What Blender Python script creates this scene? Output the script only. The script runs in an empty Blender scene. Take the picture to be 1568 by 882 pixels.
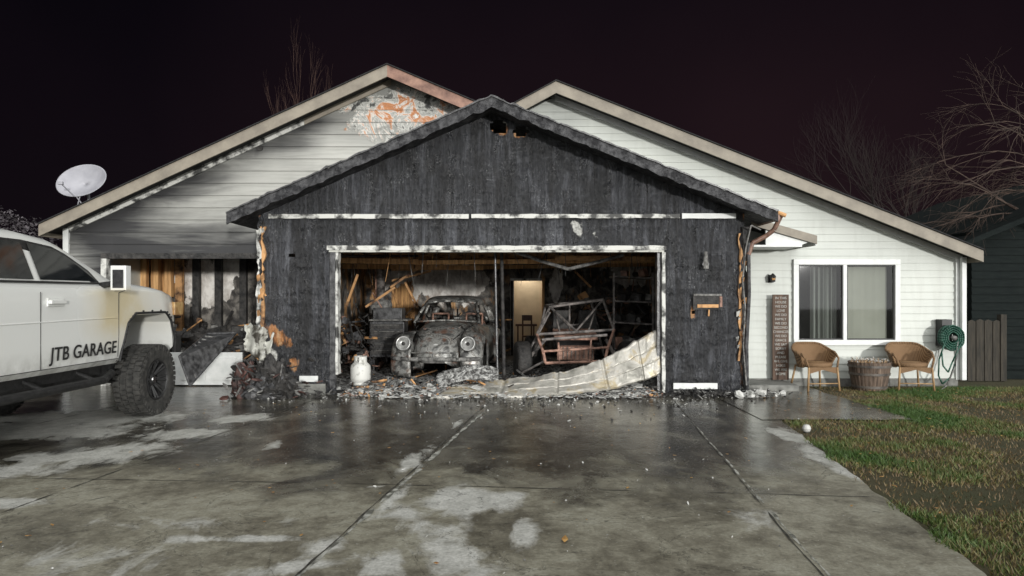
import bpy, bmesh, math, random
import numpy as np
from mathutils import Vector, Matrix, noise, Euler
random.seed(7); rng=np.random.default_rng(3)
F=1045.0; CH=1.45
def W(px,py,Y): return Vector(((px-784)/F*Y, Y, CH+(455-py)/F*Y))
def X(px,Y): return (px-784)/F*Y
def Z(py,Y): return CH+(455-py)/F*Y
def nz(x,y,z=0,s=1,o=4):
    return noise.fractal(Vector((x*s,y*s,z*s)),1.0,2.0,o,noise_basis='PERLIN_ORIGINAL')
scene=bpy.context.scene
# ---------------------------------------------------------------- materials
class M:
    def __init__(s,name):
        s.m=bpy.data.materials.new(name); s.m.use_nodes=True
        s.n=s.m.node_tree.nodes; s.l=s.m.node_tree.links
        s.b=s.n['Principled BSDF']; s.geo=s.n.new('ShaderNodeNewGeometry'); s._b=None
    def set(s,sock,v):
        if isinstance(v,bpy.types.NodeSocket): s.l.new(v,sock)
        elif isinstance(v,(tuple,list)): sock.default_value=tuple(v)+((1,) if len(v)==3 and sock.type=='RGBA' else ())
        else: sock.default_value=v
    def pos(s,st=(1,1,1)):
        mp=s.n.new('ShaderNodeMapping'); s.l.new(s.geo.outputs['Position'],mp.inputs[0]); mp.inputs['Scale'].default_value=st
        return mp.outputs[0]
    def noise(s,sc,st=(1,1,1),det=6,dist=0,rough=.6):
        t=s.n.new('ShaderNodeTexNoise'); s.l.new(s.pos(st),t.inputs['Vector'])
        t.inputs['Scale'].default_value=sc;t.inputs['Detail'].default_value=det;t.inputs['Distortion'].default_value=dist;t.inputs['Roughness'].default_value=rough
        return t.outputs['Fac']
    def voro(s,sc,st=(1,1,1),feat='F1'):
        t=s.n.new('ShaderNodeTexVoronoi'); t.feature=feat; s.l.new(s.pos(st),t.inputs['Vector']); t.inputs['Scale'].default_value=sc
        return t.outputs['Distance']
    def ramp(s,f,stops):
        r=s.n.new('ShaderNodeValToRGB'); s.l.new(f,r.inputs[0]); e=r.color_ramp.elements
        while len(e)<len(stops): e.new(.5)
        for i,(p,c) in enumerate(stops):
            e[i].position=p
            if not isinstance(c,(tuple,list)): c=(c,c,c)
            e[i].color=(*c,1)
        return r.outputs[0]
    def mix(s,f,a,b,mode='MIX'):
        x=s.n.new('ShaderNodeMix'); x.data_type='RGBA'; x.blend_type=mode
        s.set(x.inputs[0],f); s.set(x.inputs[6],a); s.set(x.inputs[7],b); return x.outputs[2]
    def math(s,op,a,b=0,clamp=False):
        x=s.n.new('ShaderNodeMath'); x.operation=op; x.use_clamp=clamp; s.set(x.inputs[0],a); s.set(x.inputs[1],b); return x.outputs[0]
    def mr(s,v,a,b,c=0,d=1):
        x=s.n.new('ShaderNodeMapRange'); s.set(x.inputs[0],v)
        for i,k in enumerate((a,b,c,d)): x.inputs[i+1].default_value=k
        return x.outputs[0]
    def attr(s,n):
        a=s.n.new('ShaderNodeAttribute'); a.attribute_name=n; return a.outputs['Fac']
    def xyz(s):
        q=s.n.new('ShaderNodeSeparateXYZ'); s.l.new(s.geo.outputs['Position'],q.inputs[0]); return q.outputs
    def mask(s,n,ns,k=.6,w=.08,st=(1,1,1)):
        v=s.math('ADD',s.attr(n),s.math('MULTIPLY',s.math('SUBTRACT',s.noise(ns,st,8),.5),k*2))
        return s.mr(v,.5-w,.5+w)
    def bump(s,h,st=.5,d=.02):
        b=s.n.new('ShaderNodeBump'); b.inputs['Strength'].default_value=st;b.inputs['Distance'].default_value=d
        s.l.new(h,b.inputs['Height'])
        if s._b: s.l.new(s._b,b.inputs['Normal'])
        s._b=b.outputs[0]
    def out(s,c,r=.6,met=0,spec=.5):
        s.set(s.b.inputs['Base Color'],c); s.set(s.b.inputs['Roughness'],r); s.set(s.b.inputs['Metallic'],met)
        s.b.inputs['Specular IOR Level'].default_value=spec
        if s._b: s.l.new(s._b,s.b.inputs['Normal'])
        return s.m
def simple(name,c1,c2,sc=6,rough=.6,bump=.2,st=(1,1,1),met=0,lo=.35,hi=.65,det=7,bd=.01,spec=.5):
    m=M(name); f=m.noise(sc,st,det); c=m.ramp(f,[(lo,c1),(hi,c2)])
    if bump: m.bump(m.noise(sc*3,st,6),bump,bd)
    return m.out(c,rough,met,spec)

def charred():
    m=M('charred_siding')
    a=m.noise(1.0,(1.3,1,.7),8,1.0,.62); st=m.noise(8,(2.0,1,.15),10,.4,.78); hs=m.noise(12,(.3,1,1.7),9,.4,.78); fine=m.noise(44,(1,1,.6),4,0,.75)
    big=m.ramp(a,[(.38,0.),(.62,1.)])
    base=m.mix(big,(.004,.0045,.0055),(.018,.0195,.024))
    k=m.math('MULTIPLY',m.ramp(st,[(.47,0.),(.64,1.)]),m.mr(big,0,1,.18,1.0)); base=m.mix(k,base,(.115,.12,.135))
    patch=m.ramp(m.noise(1.3,(1,1,1.3),9,1.0,.68),[(.54,0.),(.66,1.)])
    k=m.math('MULTIPLY',m.ramp(hs,[(.50,0.),(.66,1.)]),patch); base=m.mix(m.math('MULTIPLY',k,.75),base,(.17,.175,.19))
    sp=m.math('MULTIPLY',m.ramp(fine,[(.55,0.),(.64,1.)]),m.ramp(m.noise(1.7,(1,1,1),9,.9,.72),[(.52,.0),(.66,1.)]))
    base=m.mix(m.math('MULTIPLY',sp,.8),base,(.34,.35,.36))
    dk=m.ramp(m.noise(2.4,(2.2,1,.3),9,1.2,.7),[(.50,0.),(.60,1.)]); base=m.mix(m.math('MULTIPLY',dk,.88),base,(.004,.004,.005))
    base=m.mix(m.mask('orange',9,.5,.06,(1,1,.35)),base,m.ramp(m.noise(14,(1,1,.2)),[(.35,(.07,.03,.012)),(.5,(.36,.15,.045)),(.7,(.5,.32,.17))]))
    base=m.mix(m.mask('white',8,.5,.05,(1,1,.6)),base,m.ramp(m.noise(20),[(.3,(.2,.2,.18)),(.6,(.62,.62,.58))]))
    m.bump(st,.9,.05); m.bump(m.voro(24,(1,1,.55)),.6,.025); m.bump(fine,.5,.010); m.bump(a,.4,.06)
    return m.out(base,m.mr(m.noise(5,(1,1,.5),6),.35,.65,.2,.55),0,.6)
CHAR=charred()
def soot_wall():
    m=M('soot_drywall')
    n=m.noise(5,(1,1,1),8,.5)
    base=m.ramp(n,[(.3,(.014,.013,.013)),(.46,(.06,.055,.05)),(.58,(.19,.175,.155)),(.73,(.34,.31,.27))])
    dw=m.ramp(m.noise(6,(1,1,.6),8,.3),[(.35,(.42,.38,.34)),(.6,(.85,.82,.77))])
    wood=m.ramp(m.noise(12,(2,2,.15)),[(.35,(.14,.06,.022)),(.65,(.68,.38,.15))])
    c=m.mix(m.mask('orange',4,.5,.06,(1,1,.5)),base,wood)
    c=m.mix(m.mask('white',3.5,.75,.03,(1,1,.6)),c,dw)
    m.bump(m.noise(14),.6,.03)
    return m.out(c,.8)
SOOT=soot_wall()
def siding(name,clean,dirty,grain=True):
    m=M(name)
    base=m.mix(m.ramp(m.noise(1.1,(.5,1,1.4),5),[(.35,0.),(.7,1.)]),clean,dirty)
    if grain: base=m.mix(m.math('MULTIPLY',m.ramp(m.noise(6,(.25,1,4),7),[(.45,0.),(.7,1.)]),.35),base,(.2,.2,.175))
    else: base=m.mix(m.math('MULTIPLY',m.ramp(m.noise(3,(2.2,1,.35),8),[(.5,0.),(.72,1.)]),.22),base,(.34,.35,.31))
    s=m.attr('soot'); sn=m.math('ADD',s,m.math('MULTIPLY',m.math('SUBTRACT',m.noise(1.3,(.3,1,2.4),9,1.3),.5),m.math('MULTIPLY',s,2.2)),True)
    base=m.mix(m.ramp(sn,[(0.,0.),(.25,.25),(.55,.72),(.9,.97)]),base,(.016,.016,.018))
    halo=m.mr(m.attr('burn'),.05,.55,0,.45); base=m.mix(halo,base,(.13,.13,.12))
    bm=m.mask('burn',3.2,.6,.04)
    b2=m.ramp(m.noise(2.8,(1,1,1),9,1.4,.66),[(.34,(.02,.02,.02)),(.42,(.12,.12,.11)),(.455,(.55,.55,.51)),(.50,(.24,.24,.22)),(.53,(.64,.64,.60)),(.59,(.5,.2,.07)),(.64,(.40,.16,.06)),(.67,(.66,.66,.62))])
    base=m.mix(bm,base,b2)
    m.bump(m.noise(40),.12,.003); m.bump(bm,.5,.02)
    return m.out(base,.5)
SID_R=siding('white_vinyl_siding',(.60,.625,.575),(.53,.555,.515),False)
SID_L=siding('sooted_siding',(.50,.50,.46),(.39,.39,.36))
TRIM=simple('weathered_tan_trim',(.20,.175,.14),(.30,.265,.21),4,.6,.15,(1,1,1))
TRIMB=simple('heat_stained_trim',(.12,.06,.045),(.38,.22,.16),4,.6,.3)
WHITE=simple('white_paint',(.60,.62,.60),(.72,.73,.71),8,.45,.05)
SMOKW=simple('smoked_white_trim',(.05,.05,.047),(.62,.62,.58),5,.6,.3,(1,1,1),0,.40,.53)
MELT=simple('smoked_melted_vinyl',(.05,.045,.035),(.5,.5,.45),6,.6,.4,(1,1,1),0,.4,.52)
BLACK=simple('burned_black',(.010,.010,.010),(.06,.056,.052),9,.65,.7,(1,1,1),0,.35,.65,7,.03)
BLACKG=simple('burned_black_glossy',(.016,.016,.017),(.11,.11,.112),12,.28,.5)
SHING=simple('roof_shingle',(.012,.012,.013),(.03,.03,.03),20,.9,.6)
CSHING=simple('charred_roof_edge',(.005,.005,.007),(.13,.13,.135),11,.55,.9,(1,1,1),0,.42,.78,8,.03)
WOODO=simple('scorched_wood',(.06,.028,.015),(.6,.33,.14),5,.7,.3,(1,1,1),0,.34,.56)
WOODB=simple('orange_stud_wood',(.3,.13,.045),(.78,.46,.2),6,.7,.3,(3,3,.3),0,.3,.6)
RUST=simple('burned_rusty_steel',(.09,.05,.038),(.46,.27,.2),9,.7,.5,(1,1,1),0,.35,.62)
ASH=simple('ash_white',(.3,.3,.28),(.64,.64,.61),15,.9,.6)
ASHG=simple('ash_grey',(.06,.058,.055),(.28,.275,.26),15,.9,.8)
FOUND=simple('foundation_concrete',(.12,.12,.11),(.24,.24,.22),8,.85,.4)
def burned_paint():
    m=M('burned_car_paint')
    c=m.ramp(m.noise(5.5,(1,1,1),8,.9),[(.3,(.02,.019,.018)),(.42,(.11,.11,.105)),(.52,(.34,.34,.32)),(.60,(.10,.09,.08)),(.68,(.6,.59,.55))])
    c=m.mix(m.ramp(m.noise(4,(1,1,1),6),[(.56,0.),(.66,.75)]),c,(.2,.09,.05))
    m.bump(m.noise(30),.3,.006)
    return m.out(c,.4,.25)
BCAR=burned_paint()
# ---------------------------------------------------------------- mesh builder
class MB:
    def __init__(s): s.v=[];s.f=[];s.m=[];s.mats=[]
    def mi(s,mat):
        if mat not in s.mats: s.mats.append(mat)
        return s.mats.index(mat)
    def add(s,vs,fs,mat):
        o=len(s.v); s.v+= [tuple(v) for v in vs]; k=s.mi(mat)
        for f in fs: s.f.append(tuple(i+o for i in f)); s.m.append(k)
    def box(s,c,sz,mat,rot=None):
        hx,hy,hz=[q/2 for q in sz]; vs=[Vector((a*hx,b*hy,d*hz)) for a in(-1,1) for b in(-1,1) for d in(-1,1)]
        if rot is not None:
            R=Euler(rot).to_matrix(); vs=[R@v for v in vs]
        c=Vector(c); s.add([v+c for v in vs],[(0,1,3,2),(4,6,7,5),(0,4,5,1),(2,3,7,6),(0,2,6,4),(1,5,7,3)],mat)
    def bb(s,x0,x1,y0,y1,z0,z1,mat): s.box(((x0+x1)/2,(y0+y1)/2,(z0+z1)/2),(x1-x0,y1-y0,z1-z0),mat)
    def prism(s,poly,y0,y1,mat):
        n=len(poly); vs=[(x,y0,z) for x,z in poly]+[(x,y1,z) for x,z in poly]
        fs=[tuple(range(n)),tuple(range(2*n-1,n-1,-1))]+[(i,(i+1)%n+0,(i+1)%n+n,i+n) for i in range(n)]
        s.add(vs,fs,mat)
    def cyl(s,p0,p1,r0,mat,r1=None,n=10,cap=True):
        p0=Vector(p0);p1=Vector(p1); r1=r0 if r1 is None else r1; d=(p1-p0)
        if d.length<1e-6: return
        d.normalize(); a=d.orthogonal().normalized(); b=d.cross(a)
        vs=[];
        for p,r in((p0,r0),(p1,r1)):
            for i in range(n):
                t=2*math.pi*i/n; vs.append(p+(a*math.cos(t)+b*math.sin(t))*r)
        fs=[(i,(i+1)%n,(i+1)%n+n,i+n) for i in range(n)]
        if cap: fs+= [tuple(range(n-1,-1,-1)),tuple(range(n,2*n))]
        s.add(vs,fs,mat)
    def tube(s,pts,r,mat,n=8):
        for a,b in zip(pts,pts[1:]): s.cyl(a,b,r,mat,None,n)
    def loft(s,secs,mat,closed=False,caps=False):
        n=len(secs[0]); vs=[p for q in secs for p in q]; fs=[]
        for j in range(len(secs)-1):
            for i in range(n if closed else n-1):
                k=(i+1)%n; fs.append((j*n+i,j*n+k,(j+1)*n+k,(j+1)*n+i))
        if caps: fs+=[tuple(range(n-1,-1,-1)),tuple(range((len(secs)-1)*n,len(secs)*n))]
        s.add(vs,fs,mat)
    def lathe(s,prof,c,axis,mat,n=24,sy=1):
        c=Vector(c); ax=Vector(axis).normalized(); a=ax.orthogonal().normalized() if abs(ax.z)<.99 else Vector((1,0,0)); b=ax.cross(a)
        s.loft([[c+ax*h+(a*math.cos(2*math.pi*i/n)+b*math.sin(2*math.pi*i/n)*sy)*r for i in range(n)] for r,h in prof],mat,True)
    def obj(s,name,parent=None,smooth=False,bevel=0,solid=0,xf=None,recalc=True):
        me=bpy.data.meshes.new(name); v=s.v if xf is None else [tuple(xf@Vector(q)) for q in s.v]
        me.from_pydata(v,[],s.f)
        for m in s.mats: me.materials.append(m)
        me.polygons.foreach_set('material_index',s.m)
        if recalc:
            bm=bmesh.new(); bm.from_mesh(me); bmesh.ops.recalc_face_normals(bm,faces=bm.faces); bm.to_mesh(me); bm.free()
        if smooth: me.polygons.foreach_set('use_smooth',[True]*len(me.polygons))
        me.update()
        o=bpy.data.objects.new(name,me); scene.collection.objects.link(o)
        if parent: o.parent=parent
        if solid:
            q=o.modifiers.new('s','SOLIDIFY'); q.thickness=solid; q.offset=0
        if bevel:
            q=o.modifiers.new('b','BEVEL'); q.width=bevel; q.segments=2; q.limit_method='ANGLE'
        return o
def empty(name):
    e=bpy.data.objects.new(name,None); scene.collection.objects.link(e); return e
def paint(o,name,fn):
    me=o.data; a=me.attributes.new(name,'FLOAT','POINT'); a.data.foreach_set('value',[float(fn(*v.co)) for v in me.vertices])
def ell(u,v,cu,cv,ru,rv,ang=0,s=1.0):
    du,dv=u-cu,v-cv; c,sn=math.cos(ang),math.sin(ang); a=(du*c+dv*sn)/ru; b=(-du*sn+dv*c)/rv
    return s*max(0,1.5-math.hypot(a,b))*.5
def sm(a,b,x):
    t=min(1,max(0,(x-a)/(b-a))); return t*t*(3-2*t)
# ---------------------------------------------------------------- ground
def grid(name,x0,x1,y0,y1,d,mat,z=0,zf=None,parent=None,smooth=False):
    nx=max(1,int((x1-x0)/d)); ny=max(1,int((y1-y0)/d)); xs=np.linspace(x0,x1,nx+1); ys=np.linspace(y0,y1,ny+1)
    vs=[(x,y,z if zf is None else zf(x,y)) for y in ys for x in xs]; n=nx+1
    fs=[(j*n+i,j*n+i+1,(j+1)*n+i+1,(j+1)*n+i) for j in range(ny) for i in range(nx)]
    me=bpy.data.meshes.new(name); me.from_pydata(vs,[],fs); me.materials.append(mat); me.update()
    o=bpy.data.objects.new(name,me); scene.collection.objects.link(o)
    if parent:o.parent=parent
    if smooth: me.polygons.foreach_set('use_smooth',[True]*len(me.polygons))
    return o
m=M('lawn_soil')
gc=m.ramp(m.noise(1.3,(1,1,1),8,.3),[(.35,(.05,.06,.018)),(.5,(.08,.068,.03)),(.7,(.10,.075,.038))]); gc=m.mix(m.noise(60),gc,(.04,.04,.016)); m.bump(m.noise(50),.8,.02)
LAWN=m.out(gc,.9)
g=grid('ground',-150,150,-60,240,10,LAWN,-.012)
m=M('wet_concrete')
d=m.attr('dry'); wet=m.attr('wet')
dn=m.math('ADD',d,m.math('MULTIPLY',m.math('SUBTRACT',m.noise(2.4,(1.3,.8,1),11,.6,.68),.5),1.8))
dm=m.mr(dn,.34,.62)
fine=m.noise(45,(1,1,1),6); big=m.noise(1.3,(1,1,1),7,.6)
dry=m.ramp(m.noise(7,(1,1,1),8),[(.3,(.40,.40,.36)),(.65,(.64,.64,.59))])
damp=m.ramp(m.math('ADD',m.math('MULTIPLY',big,.55),m.math('MULTIPLY',m.noise(7,(1,1,1),9,.2,.72),.45)),[(.38,(.11,.10,.072)),(.47,(.215,.20,.15)),(.54,(.32,.305,.235)),(.64,(.43,.42,.34))])
wetc=m.ramp(m.noise(2.2,(1,.7,1),9,.7),[(.35,(.022,.02,.016)),(.5,(.065,.059,.047)),(.66,(.18,.17,.135))])
wn=m.math('ADD',wet,m.math('MULTIPLY',m.math('SUBTRACT',m.noise(1.7,(1,.7,1),10,.7,.62),.5),1.7))
wm=m.mr(wn,.32,.68)
c=m.mix(wm,damp,wetc); c=m.mix(dm,c,dry)
c=m.mix(m.math('MULTIPLY',m.ramp(fine,[(.35,1.),(.65,0.)]),.3),c,(.03,.028,.02))
spk=m.ramp(m.noise(38,(1,1,1),3,0,.5),[(.66,0.),(.70,1.)]); c=m.mix(m.math('MULTIPLY',spk,.5),c,(.5,.5,.45))
dk=m.ramp(m.noise(11,(1,1,1),4),[(.62,0.),(.75,.7)]); c=m.mix(dk,c,(.02,.02,.015))
crk=m.ramp(m.noise(.8,(1,1,1),9,1.5,.6),[(.4985,0.),(.5,.8),(.5015,0.)]); c=m.mix(crk,c,(.02,.02,.015))
r=m.math('ADD',m.mr(wm,0,1,.46,.12),m.math('MULTIPLY',dm,.4)); r=m.math('ADD',r,m.mr(m.noise(5,(1,1,1),8),.3,.7,-.1,.15))
m.bump(fine,.45,.005); m.bump(m.noise(4),.25,.012); m.bump(m.noise(16,(1,1,1),5),.25,.006)
CONC=m.out(c,r,0,.6)
dv=grid('driveway',-9,3.2,2.2,11.25,.06,CONC,0.0)
me=dv.data
def edge(y):
    return 2.42+(y-3.2)*.155 if y<8 else 3.18
for v in me.vertices:
    t=(v.co.x+9)/12.2; e=min(3.2,edge(v.co.y)+.035*nz(v.co.y,0,0,3)); v.co.x=-9+t*(e+9)
def U(px,py):
    Y=F*CH/(py-455); return (X(px,Y),Y)
pat=[]
def dryp(px,py,wx,wy,s=1.0,ang=0): x,y=U(px,py); pat.append((x,y,wx,wy,s,ang))
dryp(715,768,.38,.36,1.5); dryp(690,850,.22,.65,1.2,.1); dryp(800,815,.1,.3,1.05); dryp(590,862,.16,.22,1.2,.1)
dryp(620,790,.16,.4,1.0,.3); dryp(490,835,.16,.18,1.3); dryp(380,825,.55,.07,1.2,.0); dryp(600,765,.08,.6,1.1,-.13)
dryp(455,868,.35,.12,1.2,.3); dryp(780,760,.15,.2,1.1)
dryp(170,692,.55,.45,1.4,.2); dryp(280,665,.5,.35,1.4,.2); dryp(375,640,.35,.45,1.4,-.2); dryp(90,700,.55,.3,1.25,0)
dryp(60,660,1.1,.5,1.5,0); dryp(20,720,.5,.4,1.3); dryp(20,770,.3,.15,1.3); dryp(120,640,1.3,.6,1.5); dryp(640,700,.12,1.0,1.0,-.13)
dryp(1205,665,.16,.55,1.45,.12); dryp(1250,695,.15,.5,1.45,-.15); dryp(1300,722,.13,.35,1.45,-.15); dryp(1150,790,.25,.5,.75)
dryp(620,720,.05,.15,1.2); dryp(572,745,.06,.04,1.2); dryp(700,650,.05,.35,1.1,-.1)
dryp(130,860,.6,.35,.75); dryp(620,870,.9,.25,.65); dryp(250,800,.8,.2,.65); dryp(420,680,.1,.3,.9)
def dryf(x,y,z):
    b=0
    for (cx,cy,rx,ry,s,a) in pat:
        if abs(x-cx)<2.2 and abs(y-cy)<2.2: b=max(b,ell(x,y,cx,cy,rx,ry,a,s))
    return b
paint(dv,'dry',dryf)
paint(dv,'wet',lambda x,y,z: .02+.95*sm(4.6,6.8,y)+.45*max(0,1-math.hypot((x-1.0)/1.8,(y-5.0)/1.0))+.3*max(0,1-math.hypot((x+1.8)/1.2,(y-5.1)/.8))-.25*sm(-1.5,-2.6,x)*sm(6.5,5,y))
JM=simple('joint_grime',(.02,.02,.016),(.09,.085,.07),12,.6,.3); JL=simple('joint_sediment',(.12,.12,.1),(.45,.45,.4),10,.8,.3,(1,1,1),0,.42,.58)
jb=MB()
def joint(p,q,w,mat,z=.004,thr=-9):
    p=Vector((*p,z)); q=Vector((*q,z)); d=(q-p); n=Vector((-d.y,d.x,0)).normalized(); N=int(d.length/.05); L=[];R=[]
    for i in range(N+1):
        c=p+d*i/N+n*.012*nz(p.x+i*.05,p.y,0,1.5); ww=w*max(.03,(.6+1.2*nz(c.x,c.y,0,5))); L.append(c-n*ww);R.append(c+n*ww)
    jb.loft([L,R],mat)
joint((-1.2,3.0),(-.3,9.6),.009,JM)
joint((-1.165,3.2),(-.36,8.6),.022,JL,.002)
joint((1.55,3.0),(2.28,9.7),.008,JM); joint((1.59,3.0),(2.1,8),.010,JL,.002); joint((-3.6,3.2),(-2.75,9.9),.008,JM)
joint((-8.9,5.75),(-1.35,5.31),.008,JM); joint((-1.35,5.31),(2.62,4.95),.009,JM)
joint((-5.9,3.2),(-5.2,9.9),.008,JM)
jb.obj('joint_lines',dv,recalc=False)
wk=grid('walkway',2.95,4.75,8.05,11.1,.08,CONC,.006)
for v in wk.data.vertices:
    if v.co.x>4.5: v.co.x+=.06*nz(v.co.y,1,0,2)
    if v.co.y<8.2: v.co.y+=.05*nz(v.co.x,1,0,2)
paint(wk,'dry',lambda x,y,z:.0); paint(wk,'wet',lambda x,y,z:.95)
wk2=MB(); wk2.bb(3.5,4.4,10.45,11.1,.0,.1,FOUND); wk2.obj('stoop',wk,bevel=.01)
# ---------------------------------------------------------------- house
house=empty('house')
Wy=11.2; Fy=10.2
LA=(-1.98,5.12);LE=(-7.50,2.59);RA=(.70,4.86);RE=(7.47,2.18);VAL=(-.207,4.37)
def lz(x): 
    return LE[1]+(x-LE[0])*(LA[1]-LE[1])/(LA[0]-LE[0]) if x<LA[0] else LA[1]-.424*(x-LA[0])
def rz(x): return RE[1]+(RE[0]-x)*(RA[1]-RE[1])/(RE[0]-RA[0]) if x>RA[0] else RA[1]-.54*(RA[0]-x)
def lapwall(name,x0,x1,z0,h,roof,opens,mat,Y,dx=.12,lip=.018,wob=0):
    xs=set(np.round(np.linspace(x0,x1,int((x1-x0)/dx)+1),4))
    for o in opens: xs|={o[0],o[1]}
    xs=sorted(x for x in xs if x0<=x<=x1); b=MB(); vid={}; k_=b.mi(mat)
    def vt(x,y,z):
        y=y+wob*nz(x,0,z,1.1); q=(round(x,4),round(y,4),round(z,4))
        if q not in vid: vid[q]=len(b.v); b.v.append((x,y,z))
        return vid[q]
    def face(L):
        u=[]
        for q in L:
            i=vt(*q)
            if i not in u: u.append(i)
        if len(u)>2: b.f.append(tuple(u)); b.m.append(k_)
    zmax=max(roof(x) for x in xs); k=0
    while z0+k*h<zmax:
        za=z0+k*h; zb=za+h; k+=1
        for xa,xb in zip(xs,xs[1:]):
            if xb-xa<1e-4: continue
            xm=(xa+xb)/2; ra,rb=roof(xa)-.08,roof(xb)-.08
            if za>=ra and za>=rb: continue
            parts=[(za,zb)]
            for o in opens:
                if o[0]<xm<o[1]:
                    np_=[]
                    for p in parts:
                        if p[1]<=o[2] or p[0]>=o[3]: np_.append(p); continue
                        if p[0]<o[2]: np_.append((p[0],o[2]))
                        if p[1]>o[3]: np_.append((o[3],p[1]))
                    parts=np_
            for (a,c) in parts:
                def yy(z): return Y-lip*(1-(z-za)/h)
                za_,zb_=min(a,max(ra,za)),min(a,max(rb,za)); zc,zd=min(c,max(rb,za)),min(c,max(ra,za))
                face([(xa,yy(za_),za_),(xb,yy(zb_),zb_),(xb,yy(zc),zc),(xa,yy(zd),zd)])
                if a==za: face([(xa,Y,a),(xb,Y,a),(xb,Y-lip,a),(xa,Y-lip,a)])
    return b.obj(name,house,recalc=False)
wl=lapwall('left_gable_siding',-7.28,VAL[0],.12,.2,lz,[(-6.63,-4.16,0,2.10),(-3.8,0,0,2.45)],SID_L,Wy,wob=.012,lip=.02)
wr=lapwall('right_gable_siding',VAL[0],7.30,.12,.118,rz,[(-1,3.4,0,2.45),(4.63,6.31,.7,2.04)],SID_R,Wy,dx=.3,lip=.014,wob=.004)
def sootL(x,y,z):
    s=.9*sm(2.8,2.25,z)*sm(-7.25,-6.3,x)*(1-.5*sm(-5.2,-4,x)*sm(2.3,2.6,z))
    s=max(s,.5*sm(-7.3,-6.2,x)*sm(3.5,2.5,z)*(.7+.5*nz(x,0,z,1.2)))
    s+= .5*sm(.8,0,lz(x)-z)*sm(-1.8,-4.0,x)
    s+= .28*sm(1.0,.1,lz(x)-z)
    s+= .14*sm(-3.5,-6.5,x)
    s=max(s,1.1*max(0,1-math.hypot(x-X(397,11.2),z-Z(226,11.2))/.13))
    s+=.3*max(0,nz(x,3,z,.8))
    return max(0,s+.02)
paint(wl,'soot',sootL)
paint(wl,'burn',lambda x,y,z: max(ell(x,z,-1.55,4.5,1.05,.66,0,1.3),ell(x,z,-2.3,4.45,.7,.5,0,1.2)))
paint(wr,'soot',lambda x,y,z:.0+.3*sm(.5,.0,math.hypot(x-.8,z-4.3)-0.1)+.18*sm(.3,0,rz(x)-z)+.14*max(0,nz(x,1,z,.8))+.12*sm(3.9,3.5,x)*sm(2.8,2,z)); paint(wr,'burn',lambda x,y,z:0)
tb=MB()
def roofside(A,E,Yf,Yb,mroof,mtrim,w=.17,th=.10,mb=None):
    mb=mb or tb
    mb.prism([A,E,(E[0],E[1]-th),(A[0],A[1]-th)],Yf,Yb,mroof)
    mb.prism([(A[0],A[1]+.015),(E[0],E[1]+.015),(E[0],E[1]-w),(A[0],A[1]-w)],Yf-.03,Yf-.002,mtrim)
    mb.prism([(A[0],A[1]+.035),(E[0],E[1]+.035),(E[0],E[1]+.017),(A[0],A[1]+.017)],Yf-.06,Yb,SHING)
roofside(LA,LE,10.85,18,SHING,TRIM); roofside(LA,VAL,10.85,18,SHING,TRIMB)
roofside(RA,RE,10.85,18,SHING,TRIM); roofside(RA,VAL,10.85,18,SHING,TRIM)
tb.bb(LE[0]-.03,LE[0]-.002,10.85,18,LE[1]-.17,LE[1],TRIM); tb.bb(RE[0]+.002,RE[0]+.03,10.85,18,RE[1]-.17,RE[1],TRIM)
tb.obj('main_roof',house)
tb=MB()
def frieze(A,E,d0,d1,y,mat,mb): mb.prism([(A[0],A[1]-d0),(E[0],E[1]-d0),(E[0],E[1]-d1),(A[0],A[1]-d1)],y-.03,y-.0,mat)
frieze((RA[0]+.0,RA[1]),(7.3,rz(7.3)),.10,.2,Wy-.012,WHITE,tb); frieze((-7.28,lz(-7.28)),(-3.4,lz(-3.4)),.10,.2,Wy-.012,SMOKW,tb)
frieze((-3.4,lz(-3.4)),LA,.10,.2,Wy-.012,TRIM,tb)
tb.bb(7.26,7.36,Wy-.05,Wy+.05,0.1,rz(7.3)-.1,WHITE); tb.bb(-7.34,-7.25,Wy-.05,Wy+.05,.1,lz(-7.3)-.1,WHITE)
tb.bb(3.5,7.3,Wy-.03,Wy+.1,-.05,.12,FOUND)
tb.bb(7.28,7.34,Wy+.051,18,0,2.1,SID_R); tb.bb(-7.33,-7.27,Wy+.051,18,0,2.5,SID_R)
tb.bb(-7.2,7.2,17.9,18,0,2.4,BLACK)
tb.bb(-6.72,-6.63,Wy-.05,Wy+.08,0,2.1,SMOKW); tb.bb(-6.72,-4.1,Wy-.05,Wy+.06,2.08,2.17,BLACK)
tb.bb(-7.2,-6.72,Wy-.02,Wy,0,.12,FOUND)
tb.cyl((X(1200,11.15),Wy-.05,Z(270,11.15)),(X(1200,11.15),Wy-.0,Z(270,11.15)),.03,TRIM)
tb.cyl((X(397,11.15),Wy-.04,Z(226,11.15)),(X(397,11.15),Wy-.01,Z(226,11.15)),.05,BLACK)
tb.obj('wall_trim',house)
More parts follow.
